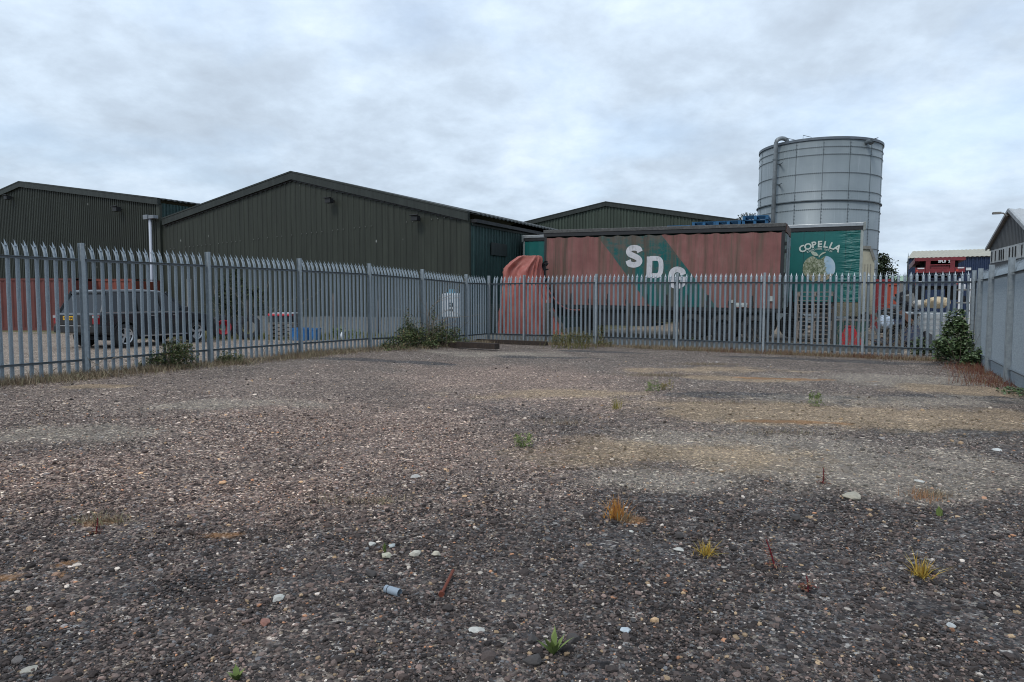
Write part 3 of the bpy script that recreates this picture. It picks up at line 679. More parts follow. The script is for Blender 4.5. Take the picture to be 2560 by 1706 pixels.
def trailer(name, label, M, L, H, floor, curtm, railm, capm, seed, amp, topsag, roofm):
    root = thing(name, label, 'trailer', M); W = 2.48
    fold, cr = foldfn(seed, amp, L, H, floor)
    zt_ = H-.28; nx_, nz = int(L*26), 30; m = MB()
    for j in range(nz+1):
        for i in range(nx_+1):
            x = .10+(L-.20)*i/nx_; sag = topsag*abs(math.sin(x*5.2))*rnd.uniform(.7,1.)*(j/nz)**6
            z = floor-.02+(zt_-floor+.02)*j/nz-sag; m.v.append((x, fold(x, z)-.02, z))
    for j in range(nz):
        for i in range(nx_): a = j*(nx_+1)+i; m.f.append((a, a+1, a+nx_+2, a+nx_+1)); m.m.append(0)
    m.build('curtain', curtm, root, smooth=True)
    MB().box(.10, L-.10, W-.01, W+.01, floor, H-.2).build('far_curtain', curtm, root)
    MB().box(0, L, .02, W-.02, H-.10, H-.04).build('roof', roofm, root)
    MB().box(-.03, L+.03, -.075, -.0, H-.13, H+.0).build('top_rail', railm, root, bevel=.012)
    MB().box(-.02, L+.02, -.055, .02, H-.26, H-.133).build('pelmet', M_black, root)
    MB().box(0, L, -.02, .05, floor-.16, floor-.05).build('side_rave', M_under, root)
    MB().box(.02, L-.02, .03, W-.03, floor-.12, floor-.02).build('deck', M_under, root)
    for x0, x1 in ((0, .10), (L-.10, L)):
        for y0, y1 in ((-.03, .12), (W-.12, W)):
            MB().box(x0, x1, y0, y1, floor-.1, H-.262).build('corner_post', capm, root, bevel=.008)
    MB().box(.01, .05, .12, W-.12, floor, H-.1).build('headboard', capm, root)
    m = MB()
    for y_ in (.55, W-.55): m.box(.3, L-.3, y_-.06, y_+.06, floor-.5, floor-.125)
    for k in range(int(L/.9)): m.box(.5+k*.9, .6+k*.9, .06, W-.06, floor-.24, floor-.165)
    m.build('chassis', M_under, root)
    for k in range(int(L/.75)):
        x = .45+k*.75; m = MB(); m.box(x-.03, x+.03, fold(x, floor+.2)-.045, fold(x, floor+.2)-.022, floor-.15, floor+.42); m.box(x-.05, x+.05, fold(x, floor+.2)-.07, fold(x, floor+.2)-.046, floor+.05, floor+.22)
        m.build('buckle_strap', M_black, root)
    return root, fold
F1 = frame((9.56, 23.3, 0), 25.5, .9)
# trailer with the red curtain: origin at its left end
xr, zr_ = hit(F1, 1963, 559); xl, zl = hit(F1, 1362, 574)
L1 = xr-xl; F1 = F1 @ Matrix.Translation((xl, 0, 0)); H1 = hit(F1, 1660, 567)[1]
fl1 = hit(F1, 1600, 764)[1]
m, t, p = newmat('red_curtain'); v = tmap(t)
a = tnoise(t, v, 1.1, 7, .65); red = tramp(t, a, [(.3, (.17,.070,.064)), (.55, (.225,.098,.088)), (.75, (.25,.135,.118))])
sx_ = tn(t, 'ShaderNodeSeparateXYZ'); t.links.new(v, sx_.inputs[0])
p0 = hit(F1, 1489, 583); p1 = hit(F1, 1617, 755); q0 = hit(F1, 1650, 582); q1 = hit(F1, 1782, 755)
def side_of(a_, b_):   # >0 right of the line a-b (going down)
    nx_, nz_ = -(b_[1]-a_[1]), (b_[0]-a_[0]); ln = math.hypot(nx_, nz_); nx_ /= ln; nz_ /= ln
    return tmath(t, 'ADD', tmath(t, 'ADD', tmath(t, 'MULTIPLY', sx_.outputs[0], nx_), tmath(t, 'MULTIPLY', sx_.outputs[2], nz_)), -(a_[0]*nx_+a_[1]*nz_))
sL = tramp(t, tmath(t, 'ADD', side_of(p0, p1), .5), [(.495, 0.), (.505, 1.)]); sR = tramp(t, tmath(t, 'ADD', side_of(q0, q1), .5), [(.495, 1.), (.505, 0.)])
band = tmath(t, 'MULTIPLY', sL, sR)
fade = tnoise(t, tmap(t, (1,1,2.2), loc=(2,0,5)), 2.0, 7, .7)
fh = tmath(t, 'MULTIPLY', tmath(t, 'SUBTRACT', sx_.outputs[2], H1-1.55), .16)
grn = tmix(t, tramp(t, tmath(t, 'ADD', fade, fh), [(.55, 0.), (.70, .6)]), (.001,.098,.095), (.165,.092,.075))
grn = tmix(t, tramp(t, tnoise(t, v, 3.3, 6, .7), [(.45, 0.), (.75, .5)]), grn, (.012,.060,.058))
c = tmix(t, band, red, grn)
s = tnoise(t, tmap(t, (1,1,.05)), 3.6, 6, .72); c = tmix(t, tramp(t, s, [(.46, 0.), (.62, .85)]), c, (.085,.062,.045))
s = tnoise(t, tmap(t, (1,1,.06), loc=(4,4,4)), 8, 6, .75); c = tmix(t, tramp(t, s, [(.5, 0.), (.68, .65)]), c, (.13,.10,.075))
t.links.new(c, p.inputs['Base Color']); p.inputs['Roughness'].default_value = .62; p.inputs['Specular IOR Level'].default_value = .3
tbump(t, p, tnoise(t, tmap(t, (1,1,.25)), 9, 5, .6), .01, .4)
M_curt1 = m
M_cap = mat('weathered_grey', (.06,.06,.058), .6, .1, .3, 5, dirt=(.20,.20,.19), dirtamt=.4)
T1, fold1 = trailer('curtain_trailer', 'faded red curtain sided lorry trailer with a green diagonal band and white SDG letters', F1, L1, H1, fl1, M_curt1, M_cap, M_black, 11, .075, .06, M_trimd)
def catmull(P, n=8):
    P = [Vector(x) for x in P]; P = [P[0]*2-P[1]]+P+[P[-1]*2-P[-2]]; o = []
    for i in range(1, len(P)-2):
        for k in range(n):
            s = k/n; o.append(.5*((2*P[i])+(P[i+1]-P[i-1])*s+(2*P[i-1]-5*P[i]+4*P[i+1]-P[i+2])*s*s+(3*P[i]-P[i-1]-3*P[i+1]+P[i+2])*s**3))
    return o+[P[-2]]
def stroke(mb, path, wd, x0, z0, sx, sz, y, fold, na=8):
    b = len(mb.v)
    for i, p_ in enumerate(path):
        d = path[min(i+1, len(path)-1)]-path[max(i-1, 0)]; d = Vector((d.x*sx, d.y*sz)).normalized(); nrm = Vector((-d.y, d.x))
        for k in range(na+1):
            q_ = Vector((x0+p_.x*sx, z0+p_.y*sz))+nrm*wd*(k/na-.5); mb.v.append((q_.x, fold(q_.x, q_.y)-.02-y, q_.y))
    for i in range(len(path)-1):
        for k in range(na): a_ = b+i*(na+1)+k; mb.f.append((a_, a_+1, a_+na+2, a_+na+1)); mb.m.append(0)
def letter(mb, ch, u0, v0, u1, v1):
    x0, z1 = hit(F1, u0, v0); x1, z0 = hit(F1, u1, v1); sx, sz = (x1-x0)/.76, z1-z0; wd = .25*sx
    if ch == 'S': stroke(mb, catmull([(.64,.70),(.57,.83),(.38,.885),(.20,.84),(.125,.72),(.2,.60),(.38,.51),(.56,.41),(.635,.28),(.56,.16),(.38,.115),(.19,.16),(.115,.32)]), wd, x0, z0, sx, sz, .010, fold1)
    if ch == 'D':
        stroke(mb, [Vector((.125, z)) for z in np.linspace(0, 1, 14)], wd, x0, z0, sx, sz, .013, fold1)
        stroke(mb, catmull([(.13,.905),(.40,.905),(.56,.86),(.635,.68),(.635,.32),(.56,.14),(.40,.095),(.13,.095)]), wd*.86, x0, z0, sx, sz, .009, fold1)
    if ch == 'G':
        stroke(mb, catmull([(.64,.64),(.59,.80),(.38,.885),(.19,.80),(.125,.60),(.125,.38),(.2,.18),(.38,.115),(.56,.17),(.635,.30),(.635,.50)]), wd, x0, z0, sx, sz, .010, fold1)
        stroke(mb, [Vector((x, .47)) for x in np.linspace(.40, .76, 8)], wd*.62, x0, z0, sx, sz, .014, fold1)
mb = MB(); letter(mb, 'S', 1566, 614, 1606, 669); letter(mb, 'D', 1618, 642, 1659, 694.5); letter(mb, 'G', 1672, 668, 1714, 722)
m, t, p = newmat('worn_white_lettering'); v = tmap(t)
c = tramp(t, tnoise(t, v, 3, 7, .7), [(.3, (.44,.44,.46)), (.7, (.60,.60,.62))]); c = tmix(t, tramp(t, tnoise(t, tmap(t, (1,1,.35)), 11, 8, .8), [(.52, 0.), (.70, .75)]), c, (.14,.13,.12))
t.links.new(c, p.inputs['Base Color']); p.inputs['Roughness'].default_value = .6
mb.build('lettering', m, T1, smooth=True)
# rear end of the red trailer
M_door = mat('aluminium_door', (.16,.20,.18), .45, .3, .35, 2.5, streak=.5, dirt=(.30,.30,.26), dirtamt=.6)
for y0, y1 in ((.13, 1.22), (1.26, 2.35)):
    d = MB().box(L1-.02, L1+.03, y0, y1, fl1, H1-.32).build('rear_door', M_door, T1, bevel=.01)
    for z in (fl1+.3, (fl1+H1)/2-.3, (fl1+H1)/2+.5, H1-.7):
        yy = y0 if y0 < 1 else y1; MB().box(L1+.032, L1+.07, yy-.06, yy+.10, z-.05, z+.07).build('hinge', M_black, d)
    for yy in (y0+.35, y1-.3): MB().tube([(L1+.06, yy, fl1+.02), (L1+.06, yy, H1-.35)], .018, 6).build('lock_rod', M_galv, d)
MB().box(L1+.0, L1+.06, 0, 2.48, H1-.30, H1-.02).build('rear_header', mat('rust_header', (.09,.055,.045), .8, 0, .4, 6), T1)
for x in (L1-.85, L1-1.95, L1-3.05):
    for y_, sd_ in ((.22, -1), (2.26, 1)): wheel(T1, x, y_, .5, .3, side=sd_)
for y_ in (.45, 2.0): MB().box(1.7, 1.85, y_, y_+.14, .02, fl1-.2).build('landing_leg', M_under, T1)
m = MB(); m.box(2.2, 4.4, .10, .16, .45, fl1-.3); m.box(2.2, 4.4, .16, 2.3, .45, .52); m.build('side_locker', M_under, T1)
m = MB(); x_, z_ = hit(F1, 1850, 763); m.box(x_-.25, x_+.25, -.06, -.052, z_-.06, z_+.08); MP = mat('plate_white', (.42,.44,.42), .5); m.build('marker_plate', MP, T1); m = MB(); x_, z_ = hit(F1, 1929, 747); m.box(x_-.07, x_+.07, -.09, -.075, z_-.09, z_+.09); m.build('marker_plate', MP, T1)
# trailer with the green curtain
F2 = frame((13.36, 25.65, 0), 25.5, .3); xr, _ = hit(F2, 2160, 556); xl, _ = hit(F2, 1308, 588); L2 = xr-xl; F2 = F2 @ Matrix.Translation((xl, 0, 0)); H2 = (hit(F2, 2150, 557)[1]+hit(F2, 1320, 589)[1])/2; fl2 = hit(F2, 2130, 754)[1]
m, t, p = newmat('green_curtain'); v = tmap(t); sx_ = tn(t, 'ShaderNodeSeparateXYZ'); t.links.new(v, sx_.inputs[0])
c = tramp(t, tnoise(t, v, .9, 6, .6), [(.3, (.001,.088,.082)), (.7, (.004,.125,.113))])
lines = tmath(t, 'ABSOLUTE', tmath(t, 'SUBTRACT', tmath(t, 'FRACT', tmath(t, 'ADD', tmath(t, 'MULTIPLY', sx_.outputs[0], 1/.735), .1)), .5))
c = tmix(t, tramp(t, lines, [(.010, .8), (.022, 0.)]), c, (.004,.05,.05))
c = tmix(t, tramp(t, tnoise(t, tmap(t, (1,1,.3)), 2.4, 6, .7), [(.5, 0.), (.75, .35)]), c, (.03,.16,.14))
t.links.new(c, p.inputs['Base Color']); p.inputs['Roughness'].default_value = .42
vd = tn(t, 'ShaderNodeMapping'); vd.inputs['Rotation'].default_value = (0, R(48), 0); vd.inputs['Scale'].default_value = (.6, 1, 3.2); t.links.new(v, vd.inputs[0])
tbump(t, p, tmath(t, 'MULTIPLY', tnoise(t, vd.outputs[0], 2.6, 4, .5, .3), tramp(t, tmath(t, 'MULTIPLY', sx_.outputs[0], 1/L2), [(.935, .02), (.97, 1.)])), .12, .9)
T2, fold2 = trailer('curtain_trailer', 'deep green curtain sided lorry trailer carrying the word COPELLA above an apple', F2, L2, H2, fl2, m, mat('alloy_rail', (.34,.36,.37), .35, .5, .15, 4), mat('pale_post', (.30,.33,.31), .5, .1, .2, 4, streak=.4), 23, .006, .01, M_white)
for x0 in (-.04, L2-.02): MB().box(x0, x0+.09, -.10, .10, H2-.29, H2+.02).build('corner_casting', mat('casting', (.24,.26,.25), .6, .2, .3, 8), T2, bevel=.01)
for x in (L2-1.2, L2-2.4, L2-3.6):
    for y_, sd_ in ((.22, -1), (2.26, 1)): wheel(T2, x, y_, .5, .3, side=sd_)
for y_ in (.45, 2.0): MB().box(2.7, 2.85, y_, y_+.14, .02, fl2-.2).build('landing_leg', M_under, T2)
ax_, az_ = hit(F2, 2047, 690); pxm = hit(F2, 2092, 690)[0]-hit(F2, 2001, 690)[0]
lm = MB(); rad = 1.15*pxm/1.42; ctr = (ax_, hit(F2, 2047, 612)[1]-rad)
for k, ch in enumerate('COPELLA'):
    th = (k-3)*R(10.6); hs = (.40 if k in (0, 6) else .37)*pxm/1.42
    if ch == 'P': th += R(.3)
    text_on(lm, ch, hs, ctr[0]+rad*math.sin(th), ctr[1]+rad*math.cos(th)-.10, -.045, -th, .011)
small = 'BOXFORD FARM, SUFFOLK'; r2 = rad*.86
for k, ch in enumerate(small):
    th = (k-10)*R(2.75); 
    if ch != ' ': text_on(lm, ch, .105*pxm/1.42, ctr[0]+r2*math.sin(th), ctr[1]+r2*math.cos(th)-.06, -.045, -th, .0)
lm.build('lettering', mat('cream_lettering', (.50,.55,.50), .5, 0, .1, 5), T2)
# apple
x0, z1 = hit(F2, 2008, 639); x1, z0 = hit(F2, 2087, 706); cxa, W_ = (x0+x1)/2, (x1-x0)/2; Ha = (z1-z0); outl = []
for k in range(64):
    a_ = 2*math.pi*k/64; x = math.sin(a_); z = math.cos(a_)
    zz = z*.5*Ha*(1.0-.0*abs(x)); dip = math.exp(-(x/.22)**2)*(.16 if z > 0 else .06)*Ha
    wz = 1.0 if z > -.1 else 1-.28*((-z-.1)/.9)**1.4
    outl.append((cxa+math.copysign(abs(x)**.85, x)*W_*wz, (z0+z1)/2+math.copysign(abs(z)**.85, z)*.5*Ha-(dip if z > 0 else -dip)))
am = MB(); n = len(outl); am.v = [(x, -.042, z) for x, z in outl]+[(cxa, -.042, (z0+z1)/2-.05*Ha)]; am.f = [(n, (k+1) % n, k) for k in range(n)]; am.m = [0]*n
m, t, p = newmat('apple_print'); v = tmap(t); sx_ = tn(t, 'ShaderNodeSeparateXYZ'); t.links.new(v, sx_.inputs[0])
leaf = tramp(t, tnoise(t, v, 11, 7, .85), [(.38, (.03,.045,.02)), (.47, (.13,.16,.08)), (.55, (.30,.32,.23)), (.66, (.55,.55,.48))])
skyc = tramp(t, tnoise(t, v, 3, 4, .6), [(.3, (.22,.38,.52)), (.7, (.42,.52,.58))])
wob = tmath(t, 'MULTIPLY', tmath(t, 'SUBTRACT', tnoise(t, v, 6, 5, .7), .5), .7)
c = tmix(t, tramp(t, tmath(t, 'ADD', tmath(t, 'SUBTRACT', sx_.outputs[0], cxa-.22), wob), [(.42, 0.), (.47, 1.)]), leaf, skyc)
bl = tramp(t, tnoise(t, v, 16, 6, .8), [(.4, (.08,.10,.03)), (.6, (.35,.28,.20)), (.75, (.55,.48,.42))])
c = tmix(t, tramp(t, tmath(t, 'ADD', tmath(t, 'SUBTRACT', (z0+z1)/2-.1*Ha+.45, sx_.outputs[2]), tmath(t, 'MULTIPLY', wob, .4)), [(.52, 0.), (.6, 1.)]), c, bl)
t.links.new(c, p.inputs['Base Color']); p.inputs['Roughness'].default_value = .5
am.build('apple_emblem', m, T2)
lf = MB(); px_ = pxm/91.
def P2(u, v): x, z = hit(F2, u, v); return (x, -.042, z)
lf.add([P2(*q) for q in ((2026,629),(2033,629),(2041,632),(2047,639),(2043,641),(2035,640),(2030,636))], [tuple(range(7))][::-1])
st = [(2048,645),(2051,640),(2057,636),(2065,632),(2064,630),(2056,632),(2050,637),(2046,643)]
for i in range(3): lf.add([P2(*st[i]), P2(*st[i+1]), P2(*st[6-i]), P2(*st[7-i])], [(0,1,2,3)])
lf.build('leaf_emblem', mat('leaf_print', (.36,.42,.34), .5, 0, .3, 20), T2)

# ---------------------------------------------------------------- car behind the left fence
Mpaint = mat('charcoal_car_paint', (.020,.024,.030), .3, .3, .15, 2, dirt=(.06,.06,.055), dirtamt=.25, coat=.6)
Mplast = mat('car_plastic', (.012,.013,.014), .55, 0, .2, 4)
M_alloy = mat('alloy_wheel', (.50,.51,.52), .3, .6, .1, 4)
M_chrome = mat('bright_metal', (.55,.56,.58), .2, .8, .05, 4)
def build_car():
    ra_, fa_ = Vector((-12.42, 21.6, 0)), Vector((-11.42, 24.32, 0)); hd = (fa_-ra_).normalized(); lf_ = Vector((-hd.y, hd.x, 0))
    mid = (ra_+fa_)/2+lf_*.85
    M = Matrix(((hd.x, lf_.x, 0, mid.x), (hd.y, lf_.y, 0, mid.y), (0,0,1,0), (0,0,0,1)))
    root = thing('parked_car', 'dark grey estate off-roader with a yellow rear number plate parked behind the fence', 'car', M)
    wb = (fa_-ra_).length/2
    # lower body, outline with wheel arches, in (x,z)
    def arch(cx, r, n=9): return [(cx+r*math.cos(math.pi*k/n), .40+r*math.sin(math.pi*k/n)) for k in range(n+1)]
    low = [(-wb-.93,.52),(-wb-.97,.80),(-wb-.93,1.06),(-wb-.86,1.13),(.0,1.15),(.95,1.13),(1.75,1.06),(wb+.72,.98),(wb+.83,.86),(wb+.86,.55),(wb+.80,.38)]
    low += arch(wb, .44)+[(wb-.47,.34),(-wb+.47,.34)]+arch(-wb, .44)+[(-wb-.55,.42)]
    ws = []
    mb = MB(); n = len(low); ysec = [(-.955,.0),(-.955,1),(.955,1),(.955,0)]
    mb.prism(low, -.955, .955)
    body = mb.build('body', Mpaint, root, bevel=.05)
    MB().prism([(-wb-.99,.50),(-wb-.99,.72),(-wb-.85,.74),(-wb-.5,.70),(-wb-.47,.50)], -.965, .965).build('rear_bumper', Mplast, root, bevel=.03)
    MB().prism([(wb+.55,.40),(wb+.55,.68),(wb+.90,.68),(wb+.90,.42)], -.965, .965).build('front_bumper', Mplast, root, bevel=.03)
    MB().box(-wb-.995, -wb-.985, -.7, .7, .715, .735).build('bumper_strip', M_chrome, root)
    # greenhouse: tapered cabin, glass all round with painted roof and pillars
    g0 = [(-wb-.86,1.13),(1.02,1.13)]; roofp = [(-wb-.52,1.80),(-wb-.3,1.83),(-.3,1.845),(.35,1.80)]
    def sec(pts, yb, yt, y_out=0): pass
    side = [(-wb-.80,1.13),(-wb-.50,1.77),(.32,1.77),(1.00,1.13)]
    yb, yt = .90, .72
    v = [(x, -yb if z < 1.5 else -yt, z) for x, z in side]+[(x, yb if z < 1.5 else yt, z) for x, z in side]
    m = MB().add(v, [(0,3,2,1),(4,5,6,7),(0,1,5,4),(2,3,7,6),(1,2,6,5),(0,4,7,3)]); m.build('cabin_glass', M_glass, root)
    m = MB(); rv = []
    for x, z, w_ in ((-wb-.56,1.765,.70),(-wb-.40,1.83,.70),(-.6,1.86,.70),(.15,1.83,.68),(.36,1.765,.66)):
        rv += [(x,-w_-.035,z-.03),(x,-w_+.06,z+.015),(x,w_-.06,z+.015),(x,w_+.035,z-.03)]
    for i in range(4):
        for k in range(3): a_ = 4*i+k; m.f.append((a_, a_+4, a_+5, a_+1)); m.m.append(0)
    m.v = rv; m.f.append((0,1,2,3)); m.f.append((19,18,17,16)); m.m += [0,0]
    m.v += [(x, y_, z-.05) for x, y_, z in rv]; 
    for i in range(4):
        for a_, b_ in ((4*i, 4*i+4), (4*i+7, 4*i+3)): m.f.append((a_, a_+20, b_+20, b_)); m.m.append(0)
    for a_ in (0,1,2): m.f.append((a_+1, a_+21, a_+20, a_)); m.f.append((a_+16, a_+36, a_+37, a_+17)); m.m += [0,0]
    m.build('car_roof', Mpaint, root, smooth=True)
    def pil(x0, x1, s=-1, w_=.09, name='pillar'):
        # from beltline x0 to roof x1 on one side
        MB().bar((x0, s*(yb+.006), 1.12), (x1, s*(yt+.006), 1.79), .03, w_).build(name, Mplast if name == 'door_pillar' else Mpaint, root)
    for s in (-1, 1):
        pil(-wb-.80, -wb-.50, s, .10); pil(1.0, .33, s, .07); pil(.02, -.05, s, .08, 'door_pillar'); pil(-.92, -.90, s, .08, 'door_pillar'); pil(-wb-.13, -wb+.02, s, .13)
        MB().bar((-wb-.8, s*(yb+.035), 1.135), (1.1, s*(yb+.035), 1.135), .02, .022).build('belt_trim', M_chrome, root)
        MB().box(-wb+.5, wb-.5, s*.985-.035, s*.985+.035, .335, .375).build('side_step', M_chrome, root)
        MB().bar((-1.35, s*.93, .70), (1.0, s*.966, .70), .008, .03).build('rubbing_strip', Mplast, root)
        for x in (-.55, .40): MB().box(x, x+.19, s*.962-.012, s*.962+.012, 1.00, 1.03).build('door_handle', M_chrome, root)
        for x in (-.93, .0, 1.02): MB().box(x, x+.008, s*.9555-.002, s*.9555+.002, .42, 1.1).build('door_seam', Mplast, root)
        tl = MB().box(-wb-.975, -wb-.90, min(s*.72, s*.962), max(s*.72, s*.962), .78, 1.06).build('tail_light', mat('red_lens', (.22,.012,.015), .15, 0, .2, 9) , root, bevel=.01)
        MB().box(-wb-.985, -wb-.93, min(s*.74, s*.968), max(s*.74, s*.968), .97, 1.04).build('clear_lens', M_chrome, tl)
        mr = MB().box(.86, .95, s*1.0-.10, s*1.0+.10, 1.14, 1.30).build('door_mirror', Mplast, root, bevel=.03)
        MB().box(wb+.70, wb+.83, s*.62-.18, s*.62+.18, .76, .92).build('headlight', M_chrome, root, bevel=.02)
        for cx in (-wb, wb):
            m = MB(); r0, r1 = .435, .50
            for k in range(13):
                a_ = math.pi*k/12; c, q = math.cos(a_), math.sin(a_)
                m.v += [(cx+r0*c, s*.95, .40+r0*q), (cx+r1*c, s*.972, .40+r1*q), (cx+r0*c, s*.972, .40+r0*q)]
            for k in range(12): a_ = 3*k; m.f += [(a_+2, a_+1, a_+4, a_+5), (a_, a_+2, a_+5, a_+3)]; m.m += [0,0]
            m.build('wheel_arch', Mplast, root)
            e = bpy.data.objects.new('wheel', None); C.objects.link(e); e.parent = root; e.location = (cx, s*.83, .385)
            r = .385
            MB().lathe([(r*.66,-.12),(r*.88,-.125),(r,-.09),(r,.09),(r*.88,.125),(r*.66,.12),(r*.66,-.12)], 32, ax='y').build('tyre', M_rubber, e, smooth=True)
            m = MB(); m.lathe([(r*.60,s*.10),(r*.68,s*.125),(r*.68,s*.02),(r*.60,s*.0)], 32, ax='y'); m.lathe([(.001,s*.085),(r*.16,s*.08),(r*.17,s*.03)], 14, ax='y')
            for k in range(5):
                for da in (-.13, .13):
                    a_ = 2*math.pi*k/5+.3; m.bar((r*.12*math.cos(a_), s*.07, r*.12*math.sin(a_)), (r*.64*math.cos(a_+da), s*.095, r*.64*math.sin(a_+da)), .05, .035, up=(0,1,0))
            m.build('rim', M_alloy, e); MB().lathe([(.001,s*.0),(r*.62,s*.0)], 24, ax='y').build('brake_disc', M_under, e)
    # tailgate
    MB().box(-wb-.982, -wb-.94, -.72, .72, .76, 1.06).build('tailgate_panel', Mplast, root, bevel=.01)
    pl = MB().box(-wb-1.0, -wb-.984, -.02, .50, .90, 1.02).build('number_plate', mat('yellow_plate', (.75,.42,.01), .4, 0, .05, 4), root)
    m = MB(); v, f = textmesh('PS51 8AR', .115, .004); m.add([(-wb-1.0035, .24-a, .92+b) for a, b, _ in v], f); m.build('plate_lettering', M_black, pl)
    MB().prism([(-wb-.70,1.22),(-wb-.48,1.70),(-wb-.47,1.70),(-wb-.69,1.22)], -.6, .6).build('rear_window', M_glass, root)
    m = MB(); m.box(-.5,.4,-.55,.55,.55,1.35); 
    for s in (-.4, .4): m.box(.35,.5,s-.24,s+.24,.6,1.45)
    m.build('seats', Mplast, root); 
    m = MB(); m.box(-wb-.3, wb+.4, -.7, .7, .24, .36); m.build('underbody', M_under, root)
build_car()

# ---------------------------------------------------------------- containers
def container(label, u0, u1, v, Y, Lx, phi, col, seed=0, cat='container', H=2.6, align='right', zt=None, pitch=.28, dir_=(.12,.05,.04)):
    p = at(u1 if align == 'right' else u0, 750, Y); p.z = 0; Fm = frame(p, phi)
    if align == 'right': Fm = Fm @ Matrix.Translation((-Lx, 0, 0))
    mc = mat('container_paint', col, .6, 0, .22, 1.5, streak=.4, dirt=dir_, dirtamt=.4)
    root = thing('shipping_container', label, cat, Fm)
    m = clad(.12, Lx-.12, lambda x: H-.10, pitch, .036, .05, .14, .5, .35); m.build('side_panel', mc, root)
    MB().box(0, Lx, .02, 2.42, H-.02, H).build('container_roof', mc, root)
    MB().box(0, Lx, -.01, .06, H-.11, H-.03).build('top_rail', mc, root); MB().box(0, Lx, -.01, .06, .0, .14).build('bottom_rail', mc, root)
    for x in (0, Lx-.12):
        for y_ in (-.015, 2.3): MB().box(x, x+.12, y_, y_+.14, .0, H-.035).build('corner_post', mc, root)
    MB().box(Lx-.06, Lx-.02, .13, 2.3, .1, H-.11).build('end_door', mc, root); MB().box(.02, .06, .13, 2.3, .1, H-.11).build('end_panel', mc, root)
    MB().box(.12, Lx-.12, 2.36, 2.40, .1, H-.11).build('far_panel', mc, root)
    return root
container('long dull red ribbed shipping container at the far left behind the fence', 0, 184, 0, 33.6, 12.2, 3, (.125,.034,.028))
container('brighter orange red shipping container showing just above the roof of the parked car', 0, 334, 0, 35.2, 6.06, 3, (.22,.055,.035), H=2.62)

# ---------------------------------------------------------------- small builders for yard clutter
def bx(u0, v0, u1, v1, Y): a = at(u0, v1, Y); b = at(u1, v0, Y); return a.x, b.x, max(a.z, 0.0), b.z
def pallet(name, label, M, mt, Lx=1.2, Ly=1.0, group=None):
    r = thing(name, label, 'pallet', M, group)
    m = MB(); n = 7
    for k in range(n): y0 = (Ly-.10)*k/(n-1); m.box(0, Lx, y0, y0+.10, .122, .144)
    m.box(0,.10,0.005,Ly-.005,.10,.1215); m.box(Lx/2-.05,Lx/2+.05,.005,Ly-.005,.10,.1215); m.box(Lx-.10,Lx,.005,Ly-.005,.10,.1215); m.build('deck', mt, r)
    for x in (0, Lx/2-.05, Lx-.10):
        m = MB()
        for y0 in (0, Ly/2-.05, Ly-.10): m.box(x+.002, x+.098, y0+.002, y0+.098, .0215, .0995)
        m.box(x, x+.10, 0, Ly, 0, .021); m.build('runner', mt, r)
    return r
M_pal = mat('weathered_pallet_wood', (.25,.215,.185), .85, 0, .35, 7, streak=.3, dirt=(.07,.06,.05), dirtamt=.6)
# stack of pallets
p = at(1990, 750, 23.6); FP = frame((p.x, p.y, -.08), 25)
src = pallet('wooden_pallet', 'grey wooden pallet at the bottom of the tall stack behind the back fence', FP, M_pal, 1.13, 1.0, 'stacked grey wooden pallets')
nm = ['second from the bottom','third from the bottom','fourth from the bottom','fifth from the bottom','sixth from the bottom','seventh up, the middle one','sixth from the top','fifth from the top','fourth from the top','third from the top','second from the top']
for k in range(1, 13):
    lab = 'grey wooden pallet %s of the tall stack' % (nm[k-1] if k < 12 else 'lying topmost')
    dup(src, FP @ Matrix.Translation((rnd.uniform(-.03,.03), rnd.uniform(-.02,.02), k*.1455)) @ Matrix.Rotation(R(rnd.uniform(-1.5,1.5)), 4, 'Z'), lab)
# blue pallets on the red trailer's roof
bp = None; rz = H1+.015
for (u, y_, dz, lab) in ((1668,1.25,0,'blue pallet farthest left on the red trailer roof, mostly hidden by its edge'),(1730,.25,0,'blue pallet second from the left on the red trailer roof'),(1790,.22,0,'blue pallet third from the left on the red trailer roof, touching its neighbour'),(1855,.15,0,'blue pallet lying under the topmost one at the right end of the red trailer roof'),(1856,.12,.145,'topmost blue pallet, raised at the right end of the red trailer roof')):
    x_ = hit(F1, u, 556, y_)[0]
    Mq = F1 @ Matrix.Translation((x_, y_, rz+dz))
    if bp is None: bp = pallet('blue_pallet', lab, Mq, M_blue, .86, 1.1, 'blue pallets on the red trailer roof')
    else: dup(bp, Mq @ Matrix.Rotation(R(rnd.uniform(-2,2)), 4, 'Z'), lab)

